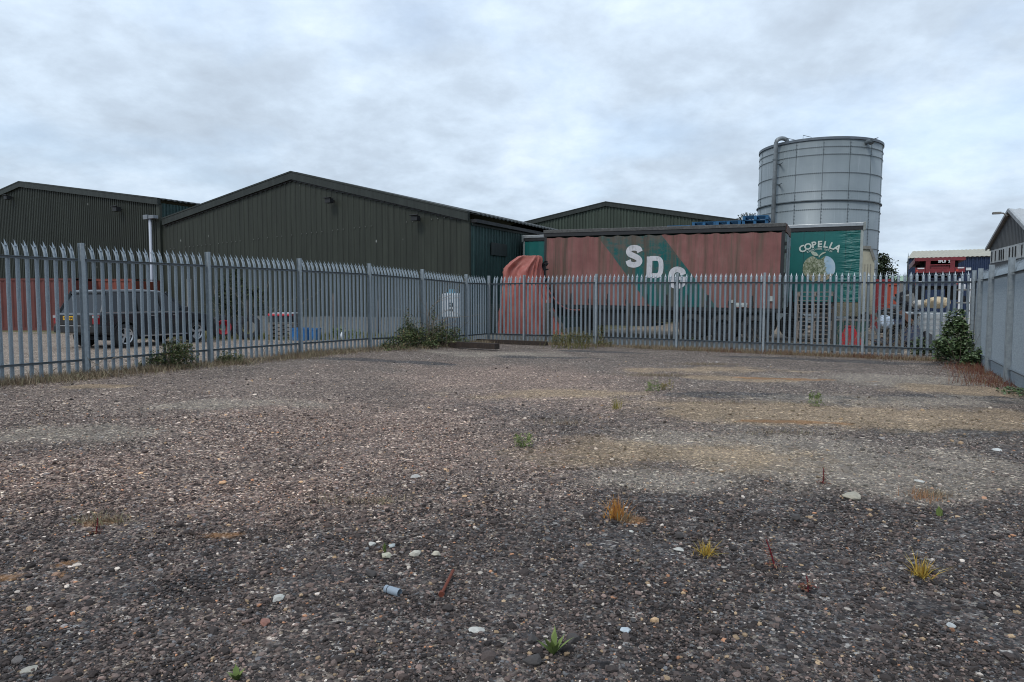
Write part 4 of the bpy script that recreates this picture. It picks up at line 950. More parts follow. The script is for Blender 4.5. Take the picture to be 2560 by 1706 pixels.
# crumpled red tarpaulin over a machine
def tarp():
    Yc = 26.15; rows = [(836,1241,1400),(810,1243,1393),(780,1246,1383),(750,1249,1374),(720,1252,1367),(698,1254,1362),(680,1256,1360),(671,1259,1359),(664,1266,1358),(656,1274,1358),(649,1284,1358),(643,1293,1356),(641,1298,1352)]
    o = at(1310, 750, Yc); o.z = 0; root = thing('covered_machine', 'tall machine shrouded in a crumpled red tarpaulin beside the red trailer', 'machine', Matrix.Translation(o))
    n = 150; m = MB(); cr = [(rnd.uniform(0, 6.28), rnd.uniform(.05,.16), rnd.uniform(.06,.14), rnd.uniform(-2.2,-.4)) for _ in range(40)]
    for j, (v, u0, u1) in enumerate(rows):
        a, b = at(u0, v, Yc), at(u1, v, Yc); cx, hw, z = (a.x+b.x)/2-o.x, (b.x-a.x)/2, max(a.z, .03); tq = j/(len(rows)-1)
        for k in range(n):
            th = 2*math.pi*k/n; c, s = math.cos(th), math.sin(th); f = 0
            for (t0, am, wd, tw) in cr:
                d = (th-t0-tw*(1-z/3.2)*.9+math.pi) % (2*math.pi)-math.pi; f += am*max(0, 1-abs(d)/(wd*1.5))
            f = (f-.20)*min(1, (1-tq)*2.4+.1)
            rx = math.copysign(abs(c)**.6, c)*(hw+f*.5); ry = math.copysign(abs(s)**.6, s)*(.55+f)*(1-.25*tq)
            m.v.append((cx+rx, ry, z+rnd.uniform(-.006,.006)+ (f*.2 if tq > .6 else 0)))
    for j in range(len(rows)-1):
        for k in range(n): k2 = (k+1) % n; m.f.append((j*n+k, j*n+k2, (j+1)*n+k2, (j+1)*n+k)); m.m.append(0)
    m.f.append(tuple((len(rows)-1)*n+k for k in range(n))); m.m.append(0)
    mt, t, p = newmat('red_tarpaulin'); v = tmap(t); c = tramp(t, tnoise(t, v, 1.6, 7, .65), [(.3, (.27,.060,.048)), (.55, (.36,.105,.082)), (.75, (.44,.19,.15))])
    c = tmix(t, tramp(t, tnoise(t, v, 5, 7, .7), [(.55, 0.), (.75, .5)]), c, (.12,.06,.05)); t.links.new(c, p.inputs['Base Color']); p.inputs['Roughness'].default_value = .5
    tbump(t, p, tnoise(t, tmap(t, (1,1,.35)), 6, 6, .6), .04, .6)
    m.build('tarpaulin', mt, root, smooth=True)
    pts = []
    for k in range(24): q = k/23; a_ = at(1358+q*92, 757+q*18-60*(1-q)**3, Yc-.4); pts.append(a_-o+Vector((0,0,-.10*math.sin(q*3.1))))
    MB().tube(pts, .022, 6).build('trailing_rope', mt, root)
    MB().box(-.75,.95,-.35,.45,.0,.22).build('base_frame', M_under, root)
    a = at(1356, 652, Yc); mm = MB()
    for k in range(9): q = a-o+Vector((rnd.uniform(-.02,.14), rnd.uniform(-.2,.2), rnd.uniform(-.9,.0))); mm.tube([q, q+Vector((rnd.uniform(-.05,.15), rnd.uniform(-.1,.1), rnd.uniform(-.3,.2)))], .03, 6)
    mm.bar(a-o+Vector((.05,0,-2.6)), a-o+Vector((.05,0,-.1)), .12, .12); mm.build('hoist_frame', M_under, root)
tarp()

# ---------------------------------------------------------------- wire mesh fences
M_wire = mat('fence_wire', (.10,.115,.11), .6, .3)
def meshfence(name, label, P0, P1, z0, z1, posts, board=None, wr=.0022, pm=None):
    D = (P1-P0); L = D.length; D.normalize(); phi = -math.degrees(math.atan2(D.y, D.x)); M = frame(P0, phi); root = thing(name, label, 'fence', M)
    m = MB(); x = 0
    while x < L: m.box(x-wr, x+wr, -wr, wr, z0, z1); x += .075
    z = z0
    while z < z1: m.box(0, L, -wr*2.2, -wr, z-wr, z+wr); z += .075
    m.build('wire_mesh', M_wire, root)
    for (x, h, lean, w_) in posts:
        MB().bar((x, .05, -.05), (x+lean, .05, h), w_, w_).build('post', pm or M_wood, root)
    if board: board(root, L)
    return root
outE = -inE; p0_ = A+outE*.9-ED*1.2+LD*-.2; p1_ = A+outE*.9+ED*13.2
def s_of(u):  # distance along the mesh line seen in column u
    d = ray(u, 750); a = d.x/d.y; D = (p1_-p0_).normalized(); return (a*p0_.y-p0_.x)/(D.x-a*D.y)
def gb(root, L):
    MB().box(0, L, -.03, .02, 0, .20).build('gravel_board', M_conc, root)
r_ = meshfence('mesh_fence', 'low wire mesh fence on timber posts between the back palisade and the trailers', p0_, p1_, .22, 1.36, [(s_of(u), h, l, .10) for u, h, l in ((1568,1.42,.03),(1829,1.50,.0),(2085,1.35,.02))], gb)
x_ = s_of(1369); MB().bar((x_,.05,-.05),(x_,.05,1.42),.17,.17).build('post', M_wood, r_); MB().bar((x_+.1,.0,1.2),(x_+1.0,.0,.1),.09,.09).build('brace', M_wood, r_)
for u in (1370, 1829):
    xx = s_of(u); MB().box(xx-.05, xx+.05, -.02, -.005, 1.43, 1.53).build('post_tag', MP, r_)
Q0 = at(430, 750, 31.2); Q1 = at(1172, 750, 27.2); Q0.z = Q1.z = 0
def wall2(root, L): pass
pz = [(1.6,1.45,.05,.09),(4.0,1.5,.03,.09),(6.5,1.45,-.03,.10),(8.4,1.8,-.05,.10),(10.4,1.5,.04,.10),(12.6,1.45,.02,.09)]
meshfence('mesh_fence', 'wire mesh fence above the low concrete wall in front of the big shed', Q0, Q1, .70, 1.50, pz, None)
QD = (Q1-Q0).normalized(); phi2 = -math.degrees(math.atan2(QD.y, QD.x))
wl = thing('low_wall', 'low wall of grey concrete panels standing in rough grass before the big shed', 'wall', frame(Q0+QD*4.2+Vector((0,.12,0)), phi2))
for k in range(8):
    MB().box(k*1.12, k*1.12+1.11, rnd.uniform(-.02,.02), .12, 0, .80+rnd.uniform(-.02,.02)).build('wall_panel', M_conc, wl, bevel=.01)
MB().bar(at(474, 800, 28.4)-Vector((0,0,.6)), at(478, 697, 28.4), .16, .16)
o = MB().bar((0,0,-.1), (.05,0,2.40), .17, .15).build('concrete_post', M_conc, bevel=.01); q = at(472, 760, 28.4); o.location = (q.x, q.y, 0); tag(o, 'weathered square post standing alone between the car bonnet and the big shed', 'post')

# white tank and its dark base
Y_ = 26.2; x0, x1, z0, z1 = bx(1108, 734, 1150, 794, Y_)
r_ = thing('water_container', 'white square plastic tank with a blue cap on a dark base behind the left fence', 'tank', Matrix.Translation(((x0+x1)/2, Y_, 0)))
h = (x1-x0)/2; m = MB().box(-h, h, -h, h, z0, z1).build('tank_body', M_white, r_, bevel=.05)
MB().lathe([(.001, z1+.16),(.13, z1+.16),(.13, z1+.04),(.16, z1+.04),(.16, z1-.01)], 18).build('cap', mat('pale_blue_plastic', (.10,.30,.40), .4), r_)
MB().box(-h-.03, h+.03, -h-.03, h+.03, 0, z0-.004).build('base_box', mat('navy_plastic', (.008,.014,.03), .5), r_, bevel=.02)
m = MB(); zc = (z0+z1)/2
for dx_, dz_, w_, hh in ((-.08,.06,.03,.05),(.0,.08,.05,.03),(.07,.05,.03,.05),(-.05,-.02,.05,.03),(.05,-.02,.05,.03),(0,-.16,.12,.018),(0,-.20,.12,.018)): m.box(dx_-w_, dx_+w_, -h-.006, -h-.001, zc+dz_-hh, zc+dz_+hh)
m.build('printed_marks', M_black, r_)
# tyres
def tyre(label, u, v, Y, r, wd, yaw, rimcol=None):
    q = at(u, v, Y); q.z = r; M = Matrix.Translation(q) @ Matrix.Rotation(R(yaw), 4, 'Z')
    e = thing('tractor_tyre', label, 'tyre', M, 'old tyres beside the car')
    MB().lathe([(r*.55,-wd*.42),(r*.78,-wd*.5),(r*.95,-wd*.44),(r,-wd*.3),(r,wd*.3),(r*.95,wd*.44),(r*.78,wd*.5),(r*.55,wd*.42),(r*.55,-wd*.42)], 40, ax='y').build('carcass', M_rubber, e, smooth=True)
    m = MB()
    for k in range(22):
        a_ = 2*math.pi*k/22
        for s in (-1, 1): 
            b_ = a_+(.14 if s > 0 else 0); m.bar((r*1.0*math.cos(b_), s*wd*.02, r*1.0*math.sin(b_)), (r*.97*math.cos(b_+.16), s*wd*.46, r*.97*math.sin(b_+.16)), .05, .05)
    m.build('tread', M_rubber, e)
    if rimcol: MB().lathe([(r*.28,-wd*.1),(r*.3,-wd*.2),(r*.5,-wd*.28),(r*.56,-wd*.5),(r*.62,-wd*.49),(r*.56,-wd*.4)], 32, ax='y').build('rim', rimcol, e, smooth=True)
tyre('old black tyre with a bright red rim standing just beyond the car bonnet', 556, 815, 26.2, .47, .38, 38, mat('red_rim', (.42,.02,.03), .5, 0, .2, 5))
tyre('bare black tyre leaning beside the red rimmed one', 622, 817, 26.0, .46, .34, 22)
# crate table of red and pallet bits
def crates():
    Y_ = 26.4; q = at(706, 750, Y_); r_ = thing('pallet_pile', 'small pile of broken wooden pallets carrying a red topped tray', 'pallet pile', Matrix.Translation((q.x, Y_, 0)))
    for k in range(4):
        m = MB()
        for y0 in (-.4, -.1, .2): m.box(-.46, .46+.08*(k % 2), y0, y0+.14, .12+.155*k, .14+.155*k)
        for x in (-.45, -.05, .36): m.box(x, x+.1, -.4, .34, .02+.155*k, .119+.155*k)
        m.build('pallet_layer', M_pal, r_)
    m = MB(); m.box(-.44,.44,-.42,.3,.90,1.0); m.build('red_tray', mat('red_plastic', (.50,.02,.03), .4, 0, .1, 4), r_, bevel=.03)
    MB().box(-.42,.42,-.38,.28,.66,.895).build('gap_shade', M_black, r_); MB().box(-.3,.55,-.4,.3,1.003,1.03).build('white_lid', M_white, r_)  # black block fills the gap under the red tray, standing in for shade
crates()
def crate(label, u0, u1, v0, Y, col):
    x0, x1, z0, z1 = bx(u0, v0, u1, 850, Y); r_ = thing('plastic_crate', label, 'crate', Matrix.Translation(((x0+x1)/2, Y, 0)), 'blue plastic crates in the grass'); h = (x1-x0)/2; mt = mat('blue_plastic', col, .45, 0, .15, 5)
    m = MB(); t_ = .02; m.box(-h,h,-.3,-.3+t_,0,z1-.06); m.box(-h,h,.3-t_,.3,0,z1-.06); m.box(-h,-h+t_,-.28,.28,0,z1-.06); m.box(h-t_,h,-.28,.28,0,z1-.06); m.box(-h+t_,h-t_,-.28,.28,.0,.02); m.build('crate_body', mt, r_)
    m = MB(); m.box(-h-.02,h+.02,-.32,-.28,z1-.059,z1); m.box(-h-.02,h+.02,.28,.32,z1-.059,z1); m.box(-h-.02,-h+.02,-.279,.279,z1-.059,z1); m.box(h-.02,h+.02,-.279,.279,z1-.059,z1); m.build('crate_rim', mt, r_)
crate('blue plastic crate nearer the fence post, left of the pair in the grass', 735, 767, 820, 25.6, (.01,.12,.34))
crate('blue plastic crate right of its twin, farther along the grass', 769, 796, 821, 25.9, (.015,.14,.38))
o = MB().lathe([(.001,.30),(.03,.30),(.03,.25),(.09,.2),(.10,.01),(.001,.0)], 14).build('plastic_bottle', M_white, smooth=True); q = at(855, 830, 26); o.location = (q.x, 26, 0); tag(o, 'small white plastic bottle standing in the grass before the low wall', 'bottle')
# dark beams on the ground in the corner
def beam(label, a, b, h, w_, mt):
    a = ground(*a); b = ground(*b); D = (b-a); L = D.length; M = frame(a, -math.degrees(math.atan2(D.y, D.x))); r_ = thing('ground_beam', label, 'beam', M)
    MB().box(0, L, 0, .03, 0, h).build('web', mt, r_); MB().box(0, L, .03, w_, h-.03, h).build('flange', mt, r_); MB().box(L-.03, L, .031, w_, 0, h-.031).build('end_plate', mt, r_)
beam('rusty black steel beam lying nearer the yard at the fence corner', (1088,866), (1238,878), .17, .22, M_darkwood)
beam('long dark steel beam lying against the foot of the back fence', (1190,858), (1364,865), .14, .16, M_darkwood)

# ---------------------------------------------------------------- right background
F3 = frame(at(2284, 750, 40) , 28.5)
M_redt = mat('red_trailer_paint', (.17,.018,.025), .5, 0, .25, 3, dirt=(.09,.03,.03), dirtamt=.5); M_navy = mat('navy_paint', (.010,.018,.045), .55, 0, .2, 3)
def flatbed(label, zb, M, col, txt, tu, tv, deck_h=.42, wheels=True):
    r_ = thing('flatbed_trailer', label, 'trailer', M @ Matrix.Translation((0,0,zb))); W = 2.5
    MB().box(0, W, 0, 9.0, deck_h-.14, deck_h+.02).build('deck', col, r_)
    m = MB(); m.box(.02, W-.02, -.05, -.002, deck_h-.16, deck_h+.03); m.build('rear_crossmember', col, r_)
    for x0, x1 in ((.55,.78),(1.75,1.98)): MB().box(x0, x1, -.04, .3, -.28, deck_h-.162).build('tail_upright', col, r_)
    fr = MB(); fr.box(.782,1.748,-.03,.02,-.28,-.05); fr.box(.782,1.748,-.03,.02,.14,.20); fr.box(.80,1.73,.05,.08,-.04,.13); fr.build('tail_panel', col, r_)
    for x0, x1 in ((.02,.53),(2.0,2.48)):
        lb = MB().box(x0, x1, -.03, .1, -.28, .02).build('light_board', col, r_)
        MB().box(x0+.12, x1-.05, -.045, -.031, -.06, .01).build('reflector_plate', M_white, lb)
        MB().box(x0+.04, x0+.16, -.045, -.031, -.2, -.12).build('tail_light', mat('lamp_lens', (.45,.05,.02), .3), lb)
    m = MB(); text_on(m, txt, .20, tu, tv, -.056, 0, .006); m.build('lettering', M_white, r_)
    for y_ in (.62, W-.7): MB().box(y_-.05 if False else .62 if y_ < 1 else 1.78, .72 if y_ < 1 else 1.88, .3, 8.8, -.1, deck_h-.142).build('chassis_rail', M_under, r_)
    MB().box(-.02, 0.0, 0, 9, deck_h-.3, deck_h+.03).build('side_rave', col, r_)
    return r_
zt3 = hit(F3, 2330, 645)[1]; zb3 = hit(F3, 2330, 683)[1]
flatbed('red flatbed trailer stacked on top with its lit tail facing the yard, reading SFL0 2', zb3+.30, F3, M_redt, 'SFL0  2', 1.45, .29, zt3-zb3-.32)
flatbed('navy flatbed trailer underneath the stacked red one, lettered CL 7', hit(F3, 2330, 712)[1]+.2, F3 @ Matrix.Translation((0,.25,0)), M_navy, 'CL   7', 1.4, .30, .48)
b3 = thing('trailer_bogie', 'black wheels and frame carrying the stacked flatbeds', 'bogie', F3 @ Matrix.Translation((0,.4,0)))
for y_ in (1.0, 2.3, 3.6): 
    for x in (.35, 2.15):
        e = bpy.data.objects.new('wheel', None); C.objects.link(e); e.parent = b3; e.location = (x, y_, .5)
        MB().lathe([(.28,-.28),(.46,-.28),(.5,-.2),(.5,.2),(.46,.28),(.28,.28),(.28,-.28)], 24, ax='x').build('tyre', M_rubber, e, smooth=True); MB().lathe([(.0,-.1),(.27,-.1)], 16, ax='x').build('rim', M_redt, e)
m = MB(); m.box(.5, 2.0, .2, 8.5, .7, 1.15); m.box(.3,.5,.3,.5,1.15,2.4); m.box(2.0,2.2,.3,.5,1.15,2.4); m.box(.3,2.2,6,6.3,1.15,2.4); m.build('frame', M_under, b3)
MB().box(.1, 2.4, 1.0, 8.0, 1.16, hit(F3, 2330, 716)[1]).build('void_shade', M_under, b3)  # dark block standing in for the shaded void below the flatbeds
# blue walled shed with cream roof
F4 = frame((at(2272, 750, 66)).xyz*1, 29.5); F4.translation.z = 0
xe0, ze0 = hit(F4, 2272, 646); xe1, ze1 = hit(F4, 2560, 645); xr0, zr0 = hit(F4, 2284, 629, 5.)
r_ = thing('workshop_shed', 'long shed with a cream corrugated roof and navy ribbed wall behind the stacked flatbeds', 'shed', F4)
clad(xe0, xe1, lambda x: ze0-.05, .33, .06, 0, 0, .5, .3).build('wall', mat('navy_cladding', (.012,.028,.075), .5, 0, .15, 1.5, streak=.4), r_)
m = MB(); x = xe0-.1; n = 0; f_ = []
while x < xe1:
    d = .05 if n % 2 else 0; k = (x-xe0)/(xe1-xe0); xr = xr0+(xe1-xr0)*k; m.v += [(x, -.25, ze0-.02+d), (xr, 5., zr0+d)]; x += .18; n += 1
for i in range(n-1): m.f.append((2*i, 2*i+2, 2*i+3, 2*i+1)); m.m.append(0)
m.build('roof', mat('cream_roof_sheet', (.40,.38,.31), .8, 0, .12, 2, streak=.2, dirt=(.2,.2,.17), dirtamt=.4), r_)
MB().prism([(0,0),(.01,0),(.01,.01)], 0, .01)
MB().add([(xe0,0,0),(xe0,10.2,0),(xe0,10.2,ze0-.05),(xe0,5,zr0-.05),(xe0,0,ze0-.05)], [(0,1,2,3,4)]).build('end_wall', M_trim, r_)
MB().add([(xe0-.1,10.3,ze0),(xe1,10.3,ze0),(xe1,5.0,zr0),(xr0,5.0,zr0)], [(0,1,2,3)]).build('roof', M_conc, r_)
x_, z_ = hit(F4, 2421, 673); MB().box(x_-.2, x_+.2, -.2, -.08, z_-.12, z_+.12).build('wall_light', M_white, r_)
# grey gabled shed at the right edge
F5 = frame((32.5, 46, 0), 112.8)
ap5 = hit(F5, 2531.5, 525); ea5 = hit(F5, 2474, 623); ne5 = (2*ap5[0]-ea5[0], ea5[1])
r_ = thing('warehouse', 'grey gabled warehouse with a strip of pale translucent sheets at the right edge', 'warehouse', F5)
b0t, b0b = hit(F5, 2479, 627)[1], hit(F5, 2479, 659)[1]; xb0 = hit(F5, 2478, 640)[0]
bt = b0t; bb = b0b
clad(ea5[0], ne5[0], lin([(ea5[0], ea5[1]-.05), (ap5[0], ap5[1]-.05), (ne5[0], ne5[1]-.05)]), .30, .04, 0, min(bt, ea5[1]-.1), .5, .3).build('gable_cladding', mat('grey_cladding', (.085,.09,.092), .6, 0, .1, 1.5, streak=.3), r_)
clad(xb0, ne5[0]-.3, lambda x: bt-.003, .22, .05, -.02, bb, .4, .3).build('translucent_strip', mat('pale_sheet', (.40,.43,.44), .5, 0, .15, 3, streak=.5), r_)
MB().box(ea5[0], ne5[0], .0, .1, 0, bb-.003).build('lower_wall', mat('grey_render', (.10,.105,.11), .8, 0, .15, 2), r_)
for u in (2484,2493,2503,2508,2513,2528,2536,2543,2559,2567):
    x_ = hit(F5, u, 620)[0]; MB().box(x_-.08, x_+.08, -.10, -.075, bb+.12, bt-.12).build('window', M_under, r_)
m = MB(); n = 0; y_ = -.25
ys_ = []
while y_ < 26: 
    d = .06 if n % 2 else 0; m.v += [(ap5[0], y_, ap5[1]+.03+d), (ne5[0]+.2, y_, ne5[1]+.0+d)]; y_ += .2; n += 1
for i in range(n-1): m.f.append((2*i, 2*i+1, 2*i+3, 2*i+2)); m.m.append(0)
m.build('roof', mat('fibre_cement_roof', (.42,.44,.45), .7, 0, .1, 2, streak=.3), r_)
MB().add([(ea5[0]-.1,-.25,ea5[1]),(ap5[0],-.25,ap5[1]+.02),(ap5[0],26,ap5[1]+.02),(ea5[0]-.1,26,ea5[1])], [(0,1,2,3)]).build('roof', M_conc, r_)
m = MB(); a_, b_ = Vector((ea5[0]-.05,-.2,ea5[1]-.03)), Vector((ap5[0],-.2,ap5[1]+.0)); m.bar(a_, b_, .12, .16); c_ = Vector((ne5[0],-.2,ne5[1]-.03)); m.bar(b_, c_, .12, .22); m.build('verge_trim', mat('pale_trim', (.30,.32,.33), .6), r_)
m = MB(); q = Vector((ap5[0]-.2, -.2, ap5[1]-.35)); m.tube([q, q+Vector((-.1,-.2,.2)), q+Vector((-.12,-.36,.22))], .05, 6); m.box(q.x-.3, q.x+.08, q.y-.75, q.y-.34, q.z+.16, q.z+.28); m.build('gable_light', M_conc, r_)
# far light green roofed shed, hedge and tree beyond
F6 = frame(at(2206, 750, 85), 6); F6.translation.z = 0; z6 = hit(F6, 2210, 703)[1]; z6b = hit(F6, 2210, 690, 4)[1]
r_ = thing('distant_shed', 'distant shed with a pale green roof seen between the tank and the flatbeds', 'shed', F6)
MB().box(0, 9, 0, 8, 0, z6).build('wall', M_conc, r_); MB().add([(-.2,-.2,z6),(9.2,-.2,z6),(9.2,4,z6b),(-.2,4,z6b)], [(0,1,2,3)]).build('roof', mat('pale_green_roof', (.26,.36,.26), .7, 0, .15, 1), r_); MB().add([(-.2,8.2,z6),(9.2,8.2,z6),(9.2,4.003,z6b),(-.2,4.003,z6b)], [(3,2,1,0)]).build('roof', M_conc, r_)
container('deep red shipping container behind the fence to the right of the green trailer', 2178, 2216, 0, 36, 1.0, 28, (.22,.02,.025), align='left', H=2.62)
container('bright orange red container lower than the deep red one next to it', 2214, 2240, 0, 34.5, .62, 29, (.36,.065,.035), align='left', H=2.38)
# cream cabinet behind the green trailer's end
q = at(2163, 750, 29.5); F7 = frame((q.x, q.y, 0), 28.5); zc1 = hit(F7, 2170, 617)[1]; xw = hit(F7, 2184, 700)[0]
r_ = thing('box_body', 'narrow cream panelled lorry body standing behind the end of the green trailer', 'lorry body', F7)
m = MB(); m.prism([(-.8,.9),(xw,.9),(xw,zc1-.6),(xw-.14,zc1-.12),(-.8,zc1)], 0, 3.0); m.build('panel_body', mat('cream_panel', (.42,.40,.31), .6, 0, .12, 2, streak=.4), r_)
m = MB(); m.bar((xw+.02,-.03,zc1-.60), (xw-.14,-.03,zc1-.10), .10, .10); m.bar((xw-.14,-.03,zc1-.06), (-.8,-.03,zc1+.06), .10, .14); m.build('edge_trim', M_conc, r_)
for k in range(3): MB().box(xw-.36+k*.11, xw-.34+k*.11, -.02, -.002, 1.2, zc1-.75).build('panel_rib', M_conc, r_)
MB().box(-.7, xw-.1, .2, 2.8, .3, .895).build('chassis', M_under, r_)
# ibc containers with caged bottles
M_ibc = mat('ibc_plastic', (.38,.40,.41), .5, 0, .12, 4, dirt=(.22,.21,.19), dirtamt=.5)
def ibc(label, u0, u1, Y, phi):
    q = at(u0, 750, Y); M = frame((q.x, q.y, -.06), phi); Wd = 1.02; r_ = thing('caged_tank', label, 'tank', M, 'caged plastic tanks behind the back fence'); z0, z1 = .16, 1.15
    MB().box(.03, Wd-.03, .03, .97, z0, z1-.03).build('bottle', M_ibc, r_, bevel=.06)
    m = MB()
    for k in range(7): 
        x = Wd*k/6; m.box(x-.009, x+.009, -.012, .006, z0, z1); m.box(x-.009, x+.009, .994, 1.012, z0, z1)
        for xx in (0, Wd): m.box(xx-.01, xx+.01, k/6-.009, k/6+.009, z0, z1)
    for k in range(6): z = z0+(z1-z0)*k/5; m.box(-.02, Wd+.02, -.026, -.013, z-.01, z+.01); m.box(-.024, -.011, 0, 1, z-.01, z+.01); m.box(Wd+.011, Wd+.024, 0, 1, z-.01, z+.01)
    m.build('cage', M_galv, r_)
    m = MB(); m.box(0, Wd, 0, 1, .12, z0-.005)
    for x in (0, Wd/2-.06, Wd-.12): m.box(x, x+.12, 0, 1, 0, .119)
    m.build('pallet_base', M_black, r_); return r_
ibc('caged grey plastic tank carrying a lumpy cream sack behind the back fence', 2298, 0, 23.9, 22)
ibc('grimy caged plastic tank half hidden behind the one carrying cream sacks', 2262, 0, 25.1, 22)
M_blk = mat('black_sheeting', (.015,.016,.02), .45, 0, .3, 5)
def lump(name, label, cat, u, v, Y, r, mt, seed=0, flat=.7, group=None):
    rg = random.Random(seed); q = at(u, v, Y); m = MB(); n = 28; prof = 14
    for j in range(prof+1):
        ph_ = math.pi*j/prof-math.pi/2
        for k in range(n):
            th = 2*math.pi*k/n; f = 1+.16*math.sin(3*th+seed+ph_*2)+.11*math.sin(7*th-ph_*5+seed)+.07*math.sin(13*th+ph_*9)
            m.v.append((r*f*math.cos(ph_)*math.cos(th), r*f*.8*math.cos(ph_)*math.sin(th), r*flat*(math.sin(ph_)+.08*math.sin(5*th+ph_*4))))
    for j in range(prof):
        for k in range(n): k2 = (k+1) % n; m.f.append((j*n+k, j*n+k2, (j+1)*n+k2, (j+1)*n+k)); m.m.append(0)
    o = m.build(name, mt, smooth=True); o.location = q; return tag(o, label, cat, group)
M_cream = mat('cream_sack', (.50,.40,.26), .8, 0, .2, 6, dirt=(.30,.20,.12), dirtamt=.4, bump=.01)
lump('foam_sack', 'lumpy cream sack on top of the caged tank', 'sack', 2343, 757, 24.2, .40, M_cream, 1, .5)
lump('foam_sack', 'smaller pale sack on the grimy caged tank, left of the lumpy cream one', 'sack', 2300, 761, 24.6, .30, mat('pale_sack', (.42,.40,.36), .8, 0, .2, 6), 2, .5)
lump('rubbish_sack', 'blue white rubbish bag on the dark scrap heap behind the fence', 'bag', 2212, 806, 22.5, .24, mat('bag_plastic', (.42,.50,.60), .35, 0, .1, 5), 3, .95)
def scrap(label, u, Y, w_, h, n, seed, cols):
    rg = random.Random(seed); q = at(u, 750, Y); r_ = thing('scrap_heap', label, 'heap', Matrix.Translation((q.x, Y, -.08)), 'heaps of scrap behind the back fence')
    for k in range(n):
        z = rg.uniform(0, 1)**1.3*h; x = rg.gauss(0, w_*.33*(1.15-z/h)); y_ = rg.gauss(0, .3); m = MB(); T = Matrix.Translation((x, y_, max(z, .12))) @ Matrix.Rotation(rg.uniform(-3,3), 4, 'Z') @ Matrix.Rotation(rg.gauss(0,.5), 4, 'X') @ Matrix.Rotation(rg.gauss(0,.5), 4, 'Y')
        kind = rg.random()
        if kind < .45: a, b, c = rg.uniform(.15,.42), rg.uniform(.12,.35), rg.uniform(.06,.25); m.box(-a, a, -b, b, -c, c, M=T); nm_ = 'scrap_box'
        elif kind < .75: m.tube([T @ Vector((-.6,0,0)), T @ Vector((0,0,rg.uniform(-.1,.15))), T @ Vector((.6,0,0))], rg.uniform(.02,.05), 7); nm_ = 'scrap_pipe'
        else: m.box(-.45,.45,-.3,.3,-.012,.012, M=T); nm_ = 'scrap_sheet'
        m.build(nm_, rg.choice(cols), r_)
M_gsh = mat('grey_sheet', (.10,.105,.11), .6, 0, .3, 5)
scrap('heap of black scrap boxes and pipes left of the caged tanks', 2238, 23.6, 1.5, 1.15, 34, 4, [M_blk, M_under, M_navy, M_gsh, M_rust])
scrap('taller grey scrap heap showing above the caged tanks', 2268, 27.5, 1.3, 1.75, 26, 5, [M_gsh, M_under, M_conc, M_blk])
# mossy board, green bin, red crate
def panel(name, label, cat, u0, v0, u1, v1, Y, th, mt, phi=24, bev=.01):
    q = at(u0, v1, Y); F_ = frame((q.x, q.y, 0), phi); a_ = hit(F_, u0, v0); b_ = hit(F_, u1, v1)
    o = MB().box(0, b_[0], 0, th, max(b_[1], -.06), a_[1]).build(name, mt, bevel=bev); o.matrix_world = F_; return tag(o, label, cat)
r_ = panel('mossy_board', 'mossy brown board propped above the red crate behind the fence', 'board', 2088, 757, 2150, 792, 23.0, .06, mat('mossy_wood', (.13,.12,.085), .9, 0, .4, 6, dirt=(.07,.085,.03), dirtamt=.7, bump=.01))
def bin_():
    q = at(2092, 850, 22.6); F_ = frame((q.x, q.y, -.08), 24); r_ = thing('green_skip', 'dark green metal bin with a pale lip behind the red crate', 'bin', F_); gm_ = mat('green_bin', (.012,.06,.045), .5, 0, .3, 4)
    w_ = hit(F_, 2172, 800)[0]; m = MB(); m.box(0, w_, 0, .03, .05, .92); m.box(0, w_, .9, .93, .05, .92); m.box(0, .03, .031, .899, .05, .92); m.box(w_-.03, w_, .031, .899, .05, .92); m.box(.03, w_-.03, .031, .899, .05, .08); m.build('bin_body', gm_, r_)
    m = MB(); m.box(-.03, w_+.03, -.04, .05, .921, .96); m.box(-.03, w_+.03, .88, .97, .921, .96); m.build('lip', M_conc, r_)
    MB().box(.95, w_-.1, .2, .8, .96, 1.2).build('lid', M_black, r_)
    for x in (.1, w_-.2): MB().box(x, x+.1, .1, .2, 0, .05).build('foot', M_black, r_)
    q = at(2100, 850, 22.1); F_ = frame((q.x, q.y, -.08), 24); r2 = thing('red_crate', 'red wedge shaped plastic crate in front of the green bin', 'crate', F_); rm = mat('red_crate_plastic', (.42,.02,.03), .45, 0, .15, 4)
    MB().prism([(0,.1),(.66,.1),(.62,.32),(.40,.72),(.16,.72),(.02,.40)], 0, .4).build('crate_body', rm, r2, bevel=.02); MB().prism([(.14,.723),(.42,.723),(.42,.76),(.14,.76)], -.02, .42).build('crate_lip', rm, r2); MB().box(.02,.64,.03,.37,0,.098).build('crate_base', M_black, r2)
bin_()
def still():
    q = at(2074, 750, 23.3); F_ = frame((q.x, q.y, -.08), 24); r_ = thing('blue_stillage', 'narrow blue steel stillage squeezed beside the stack of grey pallets', 'stillage', F_); m_ = mat('blue_steel', (.012,.035,.11), .5)
    for x in (0, .20):
        for y_ in (0, .7): MB().box(x, x+.05, y_, y_+.05, 0, 1.35).build('upright', m_, r_)
    for z in (.1, .65, 1.29): MB().box(.051, .199, .0, .04, z, z+.06).build('crossbar', m_, r_)
still()
